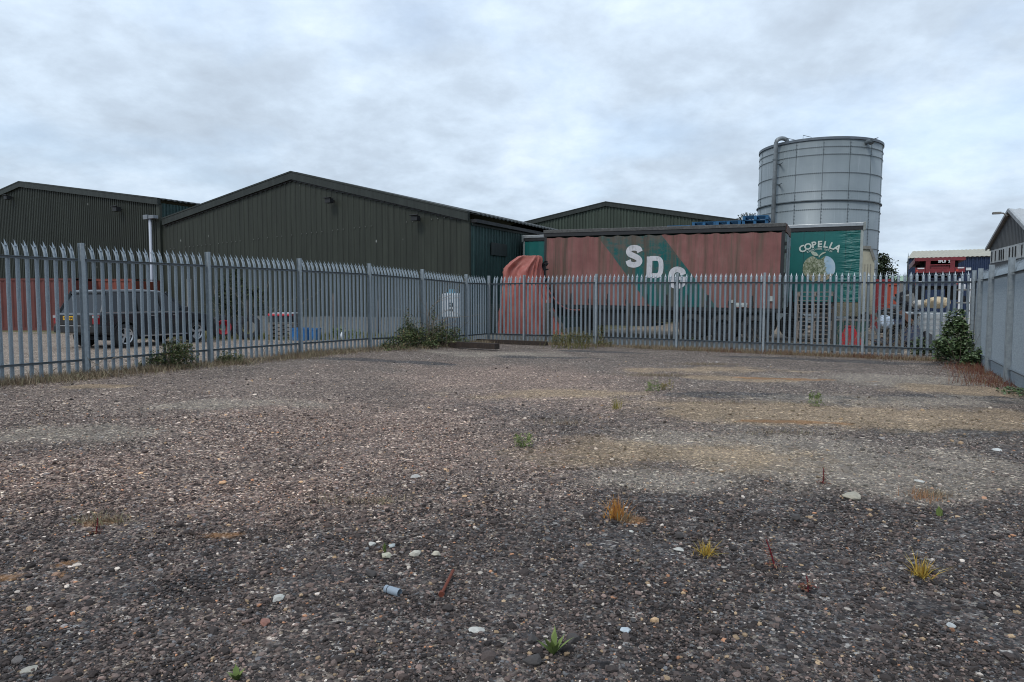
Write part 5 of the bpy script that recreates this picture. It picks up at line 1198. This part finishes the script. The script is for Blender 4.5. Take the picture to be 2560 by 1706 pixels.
def white_frame():
    q = at(2396, 750, 34); F_ = frame((q.x, q.y, 0), 20); r_ = thing('white_rack', 'white steel racking loaded with dark parts behind the corner of the right fence', 'rack', F_)
    for x in (0, .42, .95): MB().box(x, x+.09, 0, .09, 0, 2.6+.15*(x > .9)).build('upright', M_white, r_)
    for z in (.95, 1.35, 2.0): MB().box(-.05, 1.1, -.01, .6, z, z+.07).build('shelf', M_conc, r_)
    for x, z, h in ((.12,1.425,.3),(.55,1.425,.42),(.5,1.025,.22),(.1,2.075,.25)): MB().lathe([(.001,0),(.14,0),(.15,h*.5),(.13,h),(.001,h)], 12, o=(x+.12,.3,z)).build('stored_part', M_under if z < 2 else M_white, r_)
white_frame()

# ---------------------------------------------------------------- vegetation
G1 = islandmat('bramble_leaf', [(0,(.028,.042,.016)),(.35,(.065,.09,.032)),(.7,(.12,.145,.055)),(.9,(.20,.19,.09)),(1,(.22,.13,.07))])
G2 = islandmat('ivy_leaf', [(0,(.026,.045,.02)),(.4,(.065,.105,.04)),(.75,(.12,.17,.07)),(1,(.22,.26,.17))], .45)
G3 = islandmat('yellow_weed_leaf', [(0,(.05,.06,.018)),(.4,(.12,.12,.035)),(.8,(.22,.20,.07)),(1,(.26,.16,.07))])
G4 = islandmat('dry_mix', [(0,(.07,.052,.035)),(.3,(.17,.115,.075)),(.6,(.29,.22,.145)),(.82,(.40,.33,.22)),(1,(.10,.12,.045))])
G5 = islandmat('orange_grass', [(0,(.22,.08,.02)),(.5,(.42,.17,.03)),(1,(.55,.30,.06))])
G5y = islandmat('golden_grass', [(0,(.24,.14,.02)),(.5,(.46,.30,.05)),(1,(.50,.40,.10))])
G6 = islandmat('fresh_weed', [(0,(.08,.12,.03)),(.5,(.15,.20,.06)),(1,(.26,.30,.11))])
G7 = islandmat('sorrel_red', [(0,(.06,.018,.014)),(.35,(.13,.032,.025)),(.6,(.18,.075,.045)),(.85,(.24,.15,.09)),(1,(.10,.09,.03))])
G8 = islandmat('tree_leaf', [(0,(.012,.022,.010)),(.5,(.030,.045,.020)),(1,(.065,.08,.035))])
G9 = islandmat('rough_grass', [(0,(.06,.07,.02)),(.4,(.13,.14,.05)),(.8,(.26,.24,.12)),(1,(.34,.28,.17))])
M_twig = mat('dead_stem', (.20,.165,.125), .8, 0, .3, 8)
M_stem = mat('brown_stem', (.07,.05,.035), .8, 0, .3, 8)
def leafcloud(blobs, n, size, rg, flat=.0, shape=1.6):
    m = MB(); tot = sum(b[3]*b[4]*b[5] for b in blobs)
    for (cx, cy, cz, rx, ry, rz) in blobs:
        k = int(n*rx*ry*rz/tot)+8; sub = [(rg.gauss(0,.5), rg.gauss(0,.5), rg.gauss(0,.5)) for _ in range(9)]
        for _ in range(k):
            if rg.random() < .75:
                s = rg.choice(sub); p = Vector((s[0]+rg.gauss(0,.24), s[1]+rg.gauss(0,.24), s[2]+rg.gauss(0,.24)))
            else: p = Vector((rg.gauss(0,.5), rg.gauss(0,.5), rg.gauss(0,.5)))
            if p.length > 1.25: p = p.normalized()*rg.uniform(.8,1.25)
            c = Vector((cx+p.x*rx, cy+p.y*ry, cz+p.z*rz))
            if c.z < .01: c.z = rg.uniform(.01,.08)
            d = Vector((rg.gauss(0,1), rg.gauss(0,1), rg.gauss(0,.6))).normalized(); u = d.cross(Vector((rg.gauss(0,.4), rg.gauss(0,.4), 1))).normalized(); sz = size*rg.uniform(.55,1.35)
            a, b = d*sz, u*sz/shape; mid = d.cross(u)*sz*.18
            i = len(m.v); m.v += [tuple(c-a), tuple(c-a*.2+b+mid), tuple(c+a), tuple(c-a*.2-b+mid), tuple(c+a*.1)]; m.f += [(i, i+4, i+1), (i+1, i+4, i+2), (i, i+3, i+4), (i+4, i+3, i+2)]; m.m += [0]*4
    return m
def stems(rg, n, base, spread, h, r=.008, curl=.3):
    m = MB()
    for _ in range(n):
        b = Vector((rg.gauss(0,base), rg.gauss(0,base*.6), 0)); d = Vector((rg.gauss(0,spread), rg.gauss(0,spread), 1)); pts = [b]; p = b; hh = h*rg.uniform(.5,1.1)
        for k in range(6): d = d+Vector((rg.gauss(0,curl*.5), rg.gauss(0,curl*.5), -.12*curl)); p = p+d.normalized()*hh/6; pts.append(p)
        m.tube(pts, [r*(1-.12*k) for k in range(7)], 4)
    return m
def bush(name, label, cat, P, blobs, n, size, mt, seed, st=(6,.15,.3,.5), stm=None, group=None, shape=1.6):
    rg = random.Random(seed); r_ = thing(name, label, cat, Matrix.Translation(P), group)
    leafcloud(blobs, n, size, rg, shape=shape).build('foliage', mt, r_)
    stems(rg, *st).build('stems', stm or M_stem, r_); return r_
g = ground
bush('bramble_bush', 'dark green bramble bush growing through the left fence right of the car', 'bush', g(420,922)+inL*.12, [(0,0,.20,.46,.28,.25),(.12,.05,.38,.28,.2,.2),(-.28,-.05,.12,.34,.2,.14)], 4200, .022, G1, 1, (9,.2,.5,.7))
bush('bramble_bush', 'small bramble bush at the foot of the left fence beside the bigger dark one', 'bush', A+LD*11.25+inL*.28, [(0,0,.24,.26,.24,.24),(.14,0,.10,.28,.2,.12)], 1900, .022, G1, 2, (9,.12,.5,.6))
bush('bramble_bush', 'wide bramble thicket sprawling over the left fence near the corner', 'bush', A+LD*4.2+inL*.2, [(LD.x*q_+inL.x*o_, LD.y*q_+inL.y*o_, h_, .34, .42, h_*1.02) for q_, o_, h_ in ((-1.7,.1,.2),(-1.3,.15,.33),(-.8,.05,.45),(-.3,.05,.36),(.2,.1,.42),(.6,.0,.5),(1.1,.1,.34),(1.5,.15,.24),(1.9,.1,.14),(.1,.35,.16),(-.9,.35,.16))]+[(LD.x*.8,LD.y*.8,.85,.10,.12,.4),(LD.x*-.6,LD.y*-.6,1.0,.08,.1,.35)], 8500, .03, G1, 3, (30,.7,.35,1.3))
bush('tall_weeds', 'clump of tall yellow green weeds against the back fence by the steel beam', 'weeds', g(1428,872)+Vector((0,.1,0)), [(x,0,.26+.06*math.sin(x*9),.09,.13,.26) for x in np.linspace(-.55,.6,12)], 3600, .022, G3, 4, (60,.4,.12,.62,.006), G3, shape=2.6)
bush('tall_weeds', 'slim green weed patch right of the yellow weeds under the fence post', 'weeds', g(1505,868)+Vector((0,.2,0)), [(0,0,.35,.12,.1,.3),(.15,0,.12,.3,.15,.1)], 700, .022, G3, 5, (12,.12,.12,.6,.005), shape=2.2)
bush('ivy_bush', 'tall glossy ivy bush climbing the right corner where the two fences meet', 'bush', g(2435,915)+Vector((-.05,.25,0)), [(-.05,.4,1.0,.24,.26,.36),(.0,.25,.65,.28,.3,.4),(-.15,.2,.35,.5,.3,.3),(.1,-.25,.2,.42,.45,.25),(-.35,.35,.5,.25,.2,.3)], 4800, .042, G2, 6, (14,.3,.25,1.3), shape=1.15)
bush('ivy_bush', 'low leafy bush spreading along the back fence left of the tall ivy', 'bush', g(2350,890)+Vector((0,.1,0)), [(0,0,.16,.6,.22,.2),(.45,-.15,.12,.5,.25,.14),(-.5,.1,.25,.22,.15,.3)], 1900, .036, G2, 7, (10,.4,.3,.7), shape=1.2)
bush('ivy_bush', 'small creeping leaves at the foot of the right fence by the frame edge', 'bush', g(2549,990)+Vector((.12,0,0)), [(0,0,.05,.25,.45,.06)], 420, .026, G2, 8, (5,.1,.4,.2), shape=1.2)
bush('green_weed', 'single bright weed at the back fence foot near the middle', 'weed', g(1735,868)+Vector((0,.1,0)), [(0,0,.15,.09,.08,.15)], 260, .022, G6, 9, (8,.05,.15,.3,.004), shape=2.2)
bush('dark_shrub', 'dark climbing shrub against the big shed wall beyond the tyres', 'shrub', Vector((at(600,750,30).x,30.5,0)), [(-.4,0,1.9,.7,.3,.9),(.2,0,1.2,.9,.3,.8),(-.9,0,1.2,.5,.3,.8)], 2600, .07, G8, 10, (26,.7,.25,2.9,.02,.5), M_twig)
bush('grassy_plant', 'leafy weeds at the foot of the low concrete wall by the white bottle', 'weeds', Vector((at(840,750,26.3).x,26.6,0)), [(0,0,.25,.35,.2,.28),(.6,0,.2,.3,.2,.22)], 800, .035, G6, 11, (12,.3,.2,.6))
# dead climbing stems
def vine(label, u, v, n, h, seed, spread=.35, lean=(0,0), w_=.4, cat='dead stems', dy=.3):
    rg = random.Random(seed); r_ = thing('dead_vine', label, cat, Matrix.Translation(g(u, v)+Vector((0,dy,0))), 'dead stems tangled in the fences'); m = MB()
    for _ in range(n):
        p = Vector((rg.uniform(-w_,w_), rg.gauss(0,.12), 0)); d = Vector((rg.gauss(lean[0],spread), rg.gauss(0,.12), 1)); pts = [p]; hh = h*rg.uniform(.4,1.1)
        for k in range(11): d = (d+Vector((rg.gauss(0,.32), rg.gauss(0,.08), rg.gauss(-.08,.16)))).normalized(); p = p+d*hh/11; p.z = max(p.z, .02); pts.append(p)
        r0 = rg.uniform(.004,.010); m.tube(pts, [r0*(1-.06*k) for k in range(12)], 4)
        if rg.random() < .7:
            q = pts[6]; dd = Vector((rg.gauss(0,1), rg.gauss(0,.2), rg.uniform(0,1))).normalized(); m.tube([q, q+dd*hh*.15, q+dd*hh*.28+Vector((0,0,-.05))], [.005,.004,.003], 4)
    m.build('stems', M_twig, r_)
vine('pale dead climbing stems hanging on the left fence above the bramble thicket', 1062, 868, 22, 2.5, 1, .06, (.10,0), .12)
vine('tangle of bare pale stems in the back fence right of the grey pallets', 2215, 878, 34, 2.0, 2, .5, (0,0), .75, dy=.5)
vine('bare branching stems reaching above the back fence beside its tall post', 2135, 880, 15, 2.9, 3, .22, (.02,0), .3, dy=.35)
vine('thin dead stems looping through the back fence under the red trailer end', 1895, 878, 12, 1.3, 4, .6, (0,0), .6, dy=.3)
vine('wiry dead stems along the left fence between the small bush and the thicket', 720, 890, 16, .8, 5, .7, (0,0), 1.0, dy=.1)
vine('wiry dead stems at the foot of the left fence nearest the camera', 180, 945, 14, .7, 6, .8, (0,0), 1.1, dy=.1)
vine('woody stems of ivy behind the back fence left of the caged tanks', 2275, 878, 12, 1.6, 7, .35, (0,0), .3, dy=.4)
# grass verges: uncountable blades
def blades(name, pts, hgt, wd, mt, seed, lean=.5):
    n = len(pts); rg = np.random.default_rng(seed); P = np.array(pts, dtype=float); a = rg.uniform(0, 6.283, n); L = hgt*rg.uniform(.35,1.25,n); ln = np.abs(rg.normal(0, lean, n))
    dx, dy = np.cos(a), np.sin(a); b = rg.uniform(0, 6.283, n); wx, wy = np.cos(b)*wd, np.sin(b)*wd
    def pt(f, s, k): return np.stack([P[:,0]+dx*ln*L*f**1.6+wx*s*k, P[:,1]+dy*ln*L*f**1.6+wy*s*k, P[:,2]+L*f/np.sqrt(1+ln*ln*.6)], -1)
    v = np.stack([pt(0,-1,1), pt(0,1,1), pt(.55,1,.75), pt(.55,-1,.75), pt(1,0,0)], 1).reshape(-1, 3); i = (np.arange(n)*5)[:,None]
    me = bpy.data.meshes.new(name); q = (i+np.array([[0,1,2,3]])).tolist(); t3 = (i+np.array([[3,2,4]])).tolist(); me.from_pydata(v.tolist(), [], q+t3); me.materials.append(mt); o = bpy.data.objects.new(name, me); C.objects.link(o); return o
def along(P0, D, s0, s1, n, off, sg, seed, inw, cl=.9):
    rg = random.Random(seed); o = []
    cs = [(rg.uniform(s0, s1), rg.uniform(.1,.5)) for _ in range(int((s1-s0)*2.2))]
    for _ in range(n):
        if rg.random() < cl: c = rg.choice(cs); s = rg.gauss(*c)
        else: s = rg.uniform(s0, s1)
        p = P0+D*s+inw*rg.gauss(off, sg); 
        if s0 <= s <= s1: o.append((p.x, p.y, gz(p.x, p.y)))
    return o
tag(blades('dry_grass', along(A, LD, .5, 17, 17000, .12, .24, 1, inL)+along(A, LD, .5, 17, 9000, .32, .34, 7, inL, .97)+along(A, ED, 1.5, 14.4, 9000, .12, .22, 2, inE)+along(A, ED, 1.5, 14.4, 3500, .35, .3, 8, inE, .97), .15, .0035, G4, 1, 1.1), kind='stuff')
tag(blades('red_sorrel', along(A, ED, 8.5, 14.2, 2200, .15, .16, 3, inE, .95)+along(B, RD, 1.6, 6.8, 2400, .22, .30, 4, inR, .95)+along(A, ED, 6.5, 9, 300, .3, .3, 5, inE), .16, .0035, G7, 2, .7), kind='stuff')
pts = []
rg = random.Random(5)
for _ in range(15000):
    x = rg.uniform(-15, -1.8); y = rg.gauss(27.3, .9); 
    if (Vector((x,y,0))-A).dot(outE if False else inL) < -.5: pts.append((x, y, 0))
tag(blades('rough_grass', pts, .22, .006, G9, 3, .6), kind='stuff')
pts = []
for (u, v, rx, ry, n) in ((1640,940,.7,.28,900),(1760,912,.9,.3,900),(1560,1300,.08,.06,120),(1880,1010,1.2,.12,260),(1960,1085,.5,.12,200),(260,1305,.2,.1,240),(820,1256,.3,.12,90),(950,1255,.2,.08,110),(2330,1240,.16,.08,160),(1420,1060,.35,.15,140)):
    c = g(u, v)
    for _ in range(n): pts.append((c.x+rg.gauss(0,rx*.5), c.y+rg.gauss(0,ry*.5), gz(c.x, c.y)))
tag(blades('straw_tufts', pts, .07, .0022, G4, 4, 1.2), kind='stuff')
# single tufts and weeds one can point at
def tuft(name, label, cat, u, v, n, h, spread, mt, seed, wd=.0022, lean=.7, group=None):
    c = g(u, v); rgx = random.Random(seed); pts = [(rgx.gauss(0,spread), rgx.gauss(0,spread), .0) for _ in range(n)]
    o = blades(name, pts, h, wd, mt, seed, lean); o.location = c; return tag(o, label, cat, group)
tuft('grass_tuft', 'bright orange grass tuft standing in the gravel right of centre', 'grass tuft', 1540, 1298, 120, .15, .030, G5, 1)
tuft('grass_tuft', 'dull golden grass tuft below and right of the bright orange one', 'grass tuft', 1766, 1386, 90, .085, .022, G5y, 2, lean=1.)
tuft('grass_tuft', 'spiky yellow grass tuft alone in the gravel at the right', 'grass tuft', 2305, 1442, 70, .12, .016, G5y, 3, .003, 1.1)
tuft('grass_tuft', 'pinkish dry grass tuft near the pale block stone at the right', 'grass tuft', 2300, 1248, 90, .09, .06, islandmat('pink_straw', [(0,(.25,.12,.06)),(1,(.42,.25,.14))]), 4)
tuft('grass_tuft', 'yellow green grass tuft in the pale patch beyond the leafy weed', 'grass tuft', 1540, 1022, 60, .16, .03, islandmat('ygrass', [(0,(.12,.13,.03)),(1,(.34,.26,.07))]), 5, .003)
def weed(label, u, v, leaves, h, seed, mt=G6, spread=.6, wd=.014):
    rg = random.Random(seed); r_ = thing('green_weed', label, 'weed', Matrix.Translation(g(u, v))); m = MB()
    for k in range(leaves):
        a_ = 2*math.pi*k/leaves+rg.uniform(-.3,.3); d = Vector((math.cos(a_), math.sin(a_), 0)); s = Vector((-d.y, d.x, 0)); L = h*rg.uniform(.7,1.2); sp_ = rg.uniform(.5,1.5)*spread; b = len(m.v)
        for j in range(6):
            q = j/5; p = d*(L*sp_*q)+Vector((0,0,L*(q-.35*sp_*q*q))); w_ = wd*(math.sin(math.pi*min(q+.12,1)))*(1+.35*(j % 2)); m.v += [tuple(p-s*w_), tuple(p+Vector((0,0,-.2*w_))), tuple(p+s*w_)]
        for j in range(5):
            for c_ in (0, 1): i = b+j*3+c_; m.f.append((i, i+1, i+4, i+3)); m.m.append(0)
    m.build('leaves', mt, r_)
weed('leafy green weed with toothed leaves at the bottom centre of the yard', 1383, 1637, 11, .11, 1, wd=.011)
sw_ = lambda l, u, v, h, r_, n, sd, mt=G6: bush('green_weed', l, 'weed', g(u, v), [(-r_*.5,0,h*.45,r_*.55,r_*.6,h*.5),(r_*.5,0,h*.55,r_*.5,r_*.6,h*.5)], n, .016, mt, sd, (12,r_*.5,.25,h,.003,.3), mt, shape=2.6)
sw_('green weed clump in the middle of the yard in line with the trailer letters', 1308, 1117, .14, .10, 260, 62)
sw_('upright green weed rising from the dark strip on the right', 2038, 1016, .22, .09, 260, 63)
sw_('fine green weed left of a yellowish one beyond the pale gravel', 1632, 979, .22, .13, 260, 64)
sw_('yellow green weed beside the fine green one', 1667, 976, .17, .11, 180, 65, islandmat('yweed', [(0,(.10,.10,.03)),(1,(.32,.24,.08))]))
weed('tiny green seedling cut by the bottom edge of the frame', 592, 1700, 6, .06, 6, wd=.012)
weed('single upright green leaf at the right, near the pinkish dry tuft', 2348, 1292, 3, .085, 7, spread=.15, wd=.02)
weed('small green weed beside a white stone left of centre', 962, 1382, 5, .07, 8, spread=.25, wd=.008)
def redstem(label, u, v, h, lean, seed):
    rg = random.Random(seed); r_ = thing('red_weed', label, 'weed', Matrix.Translation(g(u, v))); m = MB(); top = Vector((lean, 0, h)); m.tube([(0,0,0), top*.5+Vector((.004,0,0)), top], [.005,.0045,.003], 5)
    m.build('stem', mat('crimson_stem', (.16,.012,.02), .5), r_)
    lm_ = leafcloud([(lean*.6,0,h*.6,.02+abs(lean)*.3,.015,h*.42),(0,0,.015,.05,.04,.02)], 60, .012, rg, shape=2.4); lm_.build('leaves', G7, r_)
redstem('crimson weed stem leaning left, taller of the two on the right', 1938, 1422, .17, -.055, 1)
redstem('short crimson weed stem nearer the camera than the leaning one', 2020, 1480, .085, -.01, 2)
redstem('dark red spindly weed left of centre in the gravel near the rusty moss', 238, 1340, .12, .02, 3)
redstem('thin red stem standing at the edge of the pale sandy patch', 2057, 1212, .14, 0, 4)
# litter
def pipe_bit():
    q = g(981, 1487); M = Matrix.Translation(q+Vector((0,0,.021))) @ Matrix.Rotation(R(-32), 4, 'Z'); r_ = thing('plastic_pipe', 'short offcut of grey plastic pipe lying in the gravel', 'pipe', M)
    m = MB(); m.lathe([(.018,-.045),(.0205,-.045),(.0205,.05),(.018,.05),(.018,-.045)], 24, ax='x'); m.build('tube', mat('grey_pvc', (.25,.30,.35), .4, 0, .05, 9), r_, smooth=False); MB().lathe([(.0206,-.026),(.0212,-.026),(.0212,-.022),(.0206,-.022)], 24, ax='x').build('groove', M_under, r_)
pipe_bit()
a_, b_ = g(1104, 1492), g(1133, 1437); m = MB(); m.tube([Vector((0,0,.014)), (b_-a_)*.5+Vector((0,0,.018)), (b_-a_)+Vector((0,0,.024))], .0085, 9); m.lathe([(.001,-.012),(.016,-.012),(.016,.008),(.001,.008)], 6, o=(0,0,.016), ax='y')
o = m.build('rusty_bolt', mat('bright_rust', (.14,.035,.018), .85, 0, .35, 60, bump=.001)); o.location = a_; tag(o, 'long rusty bolt lying in the gravel near the grey pipe', 'bolt')
def rock(name, label, u, v, r, col, seed, flat=.55, sx=1.2):
    rg = random.Random(seed); ic = [Vector(p) for p in ico]; bmv = ic[:]; fs = [tuple(f) for f in icf]
    for _ in range(2):
        nf = []; cache = {}
        def md(a, b):
            k = (min(a,b), max(a,b))
            if k not in cache: bmv.append(((bmv[a]+bmv[b])/2).normalized()); cache[k] = len(bmv)-1
            return cache[k]
        for a, b, c in fs: ab, bc, ca = md(a,b), md(b,c), md(c,a); nf += [(a,ab,ca),(b,bc,ab),(c,ca,bc),(ab,bc,ca)]
        fs = nf
    pl = [Vector((rg.gauss(0,1), rg.gauss(0,1), rg.gauss(0,.7))).normalized() for _ in range(15)]
    m = MB(); vs = []
    for p in bmv:
        k = 1.
        for d in pl: 
            t_ = p.dot(d)
            if t_ > .62: k = min(k, .62/t_)
        vs.append((p.x*r*sx*k, p.y*r*k, p.z*r*flat*k+r*flat*.45))
    m.add(vs, fs); o = m.build(name, mat('rock_'+name, col, .85, 0, .2, 30, dirt=tuple(c*.55 for c in col), dirtamt=.4, bump=.002)); o.location = g(u, v); o.rotation_euler = (0,0,rg.uniform(0,6)); return tag(o, label, 'stone')
WS = (.46,.45,.41)
for k, a in enumerate([(930,1364,.028,WS,'white stone standing on end, leftmost of the pair beyond the grey pipe'),(980,1368,.026,(.38,.41,.40),'greyish square stone beside the small weed beyond the grey pipe'),(964,1393,.034,(.46,.44,.33),'rounded cream stone nearest the grey pipe of those beyond it'),
    (1040,1386,.034,(.48,.45,.38),'jagged cream stone in the middle of the row beyond the grey pipe'),(1090,1388,.027,(.48,.44,.35),'pale stone right of the jagged cream one'),(697,1499,.034,WS,'white pitted stone left of the grey pipe'),(1194,1580,.038,WS,'flat white stone right of and below the rusty bolt'),
    (1565,1578,.028,(.42,.47,.50),'smooth bluish white pebble at the lower centre right'),(663,1558,.036,(.25,.12,.09),'flat pinkish red stone below the white pitted one'),(2132,1246,.085,(.36,.33,.26),'large pale block of stone at the edge of the sandy patch'),(2378,1567,.03,(.42,.43,.42),'white stone low at the right side of the yard'),
    (1697,1376,.032,WS,'white stone left of the golden grass tuft'),(70,1680,.036,(.34,.32,.27),'pale crumbling stone at the bottom left corner'),(2492,1128,.055,(.52,.52,.50),'flat white stone far right beyond the single leaf'),(1578,1330,.022,WS,'white stone just below the bright orange tuft'),
    (2300,1206,.04,(.48,.47,.43),'white flat stone beyond the pinkish dry tuft'),(1040,1195,.05,(.42,.40,.37),'flat pale stone out in the left half of the yard'),(2010,1318,.0,WS,''),(1170,1665,.0,WS,'')]):
    if a[2]: rock('stone', a[4], a[0], a[1], a[2], a[3], k+3, .38 if k > 5 else .6, 1.35)
DK = (.062,.055,.052)
for k, (u, v, r, l) in enumerate([(1430,1602,.042,'dark asphalt lump below the smooth bluish pebble'),(930,1440,.038,'dark asphalt lump between the grey pipe and the cream stones'),(1335,1660,.05,'largest dark asphalt lump left of the toothed weed'),(1330,1605,.035,'dark asphalt lump just beyond the toothed weed'),(1990,1300,.05,'black asphalt lump beyond the crimson stems'),(1700,1345,.04,'black flat lump beyond the golden tuft')]):
    rock('asphalt_lump', l, u, v, r*.85, DK, k+40, .75, 1.3)
o = MB().tube([(.12*math.cos(q)*1., .0+.03*math.sin(q*2), .13+.12*math.sin(q)) for q in np.linspace(0, 6.28, 22)], .014, 7).build('hose_ring', M_white, smooth=True); o.location = g(1052, 866); tag(o, 'small white plastic ring standing in front of the bramble thicket', 'ring')
# trees far off
def tree(label, u, vb, Y, blobs, n, size, seed, trunk):
    rg = random.Random(seed); q = at(u, 750, Y); r_ = thing('tree', label, 'tree', Matrix.Translation((q.x, Y, 0)), None)
    leafcloud(blobs, n, size, rg, shape=1.5).build('crown', G8, r_)
    m = MB(); m.tube([(0,0,0),(.1,0,trunk*.5),(0,0,trunk)], [.28,.2,.12], 8)
    for b in blobs: m.tube([(0,0,trunk*.6), (b[0]*.5,b[1]*.5,(trunk*.7+b[2])/2), (b[0],b[1],b[2]), (b[0]*1.3, b[1], b[2]+b[5]*.6)], [.12,.08,.05,.02], 6)
    m.build('trunk', M_stem, r_)
def hz(v, Y): return at(1280, v, Y).z
tree('dark leafy tree rising behind the right edge of the tank', 2196, 0, 78, [(0,0,hz(672,78),1.5,1.4,1.5),(.9,0,hz(668,78),1.,1.,1.2),(-1.2,0,hz(690,78),1.6,1.4,1.6),(1.2,0,hz(700,78),1.0,1.,1.1),(.2,0,hz(652,78),.7,.7,.8)], 3000, .16, 1, 3.5)
tree('tip of a light green tree just showing over the red trailer roof', 1863, 0, 62, [(0,0,hz(537,62),.65,.4,.28),(-.6,0,hz(545,62),.3,.3,.2),(.45,0,hz(541,62),.35,.3,.28)], 150, .085, 2, hz(562,62))
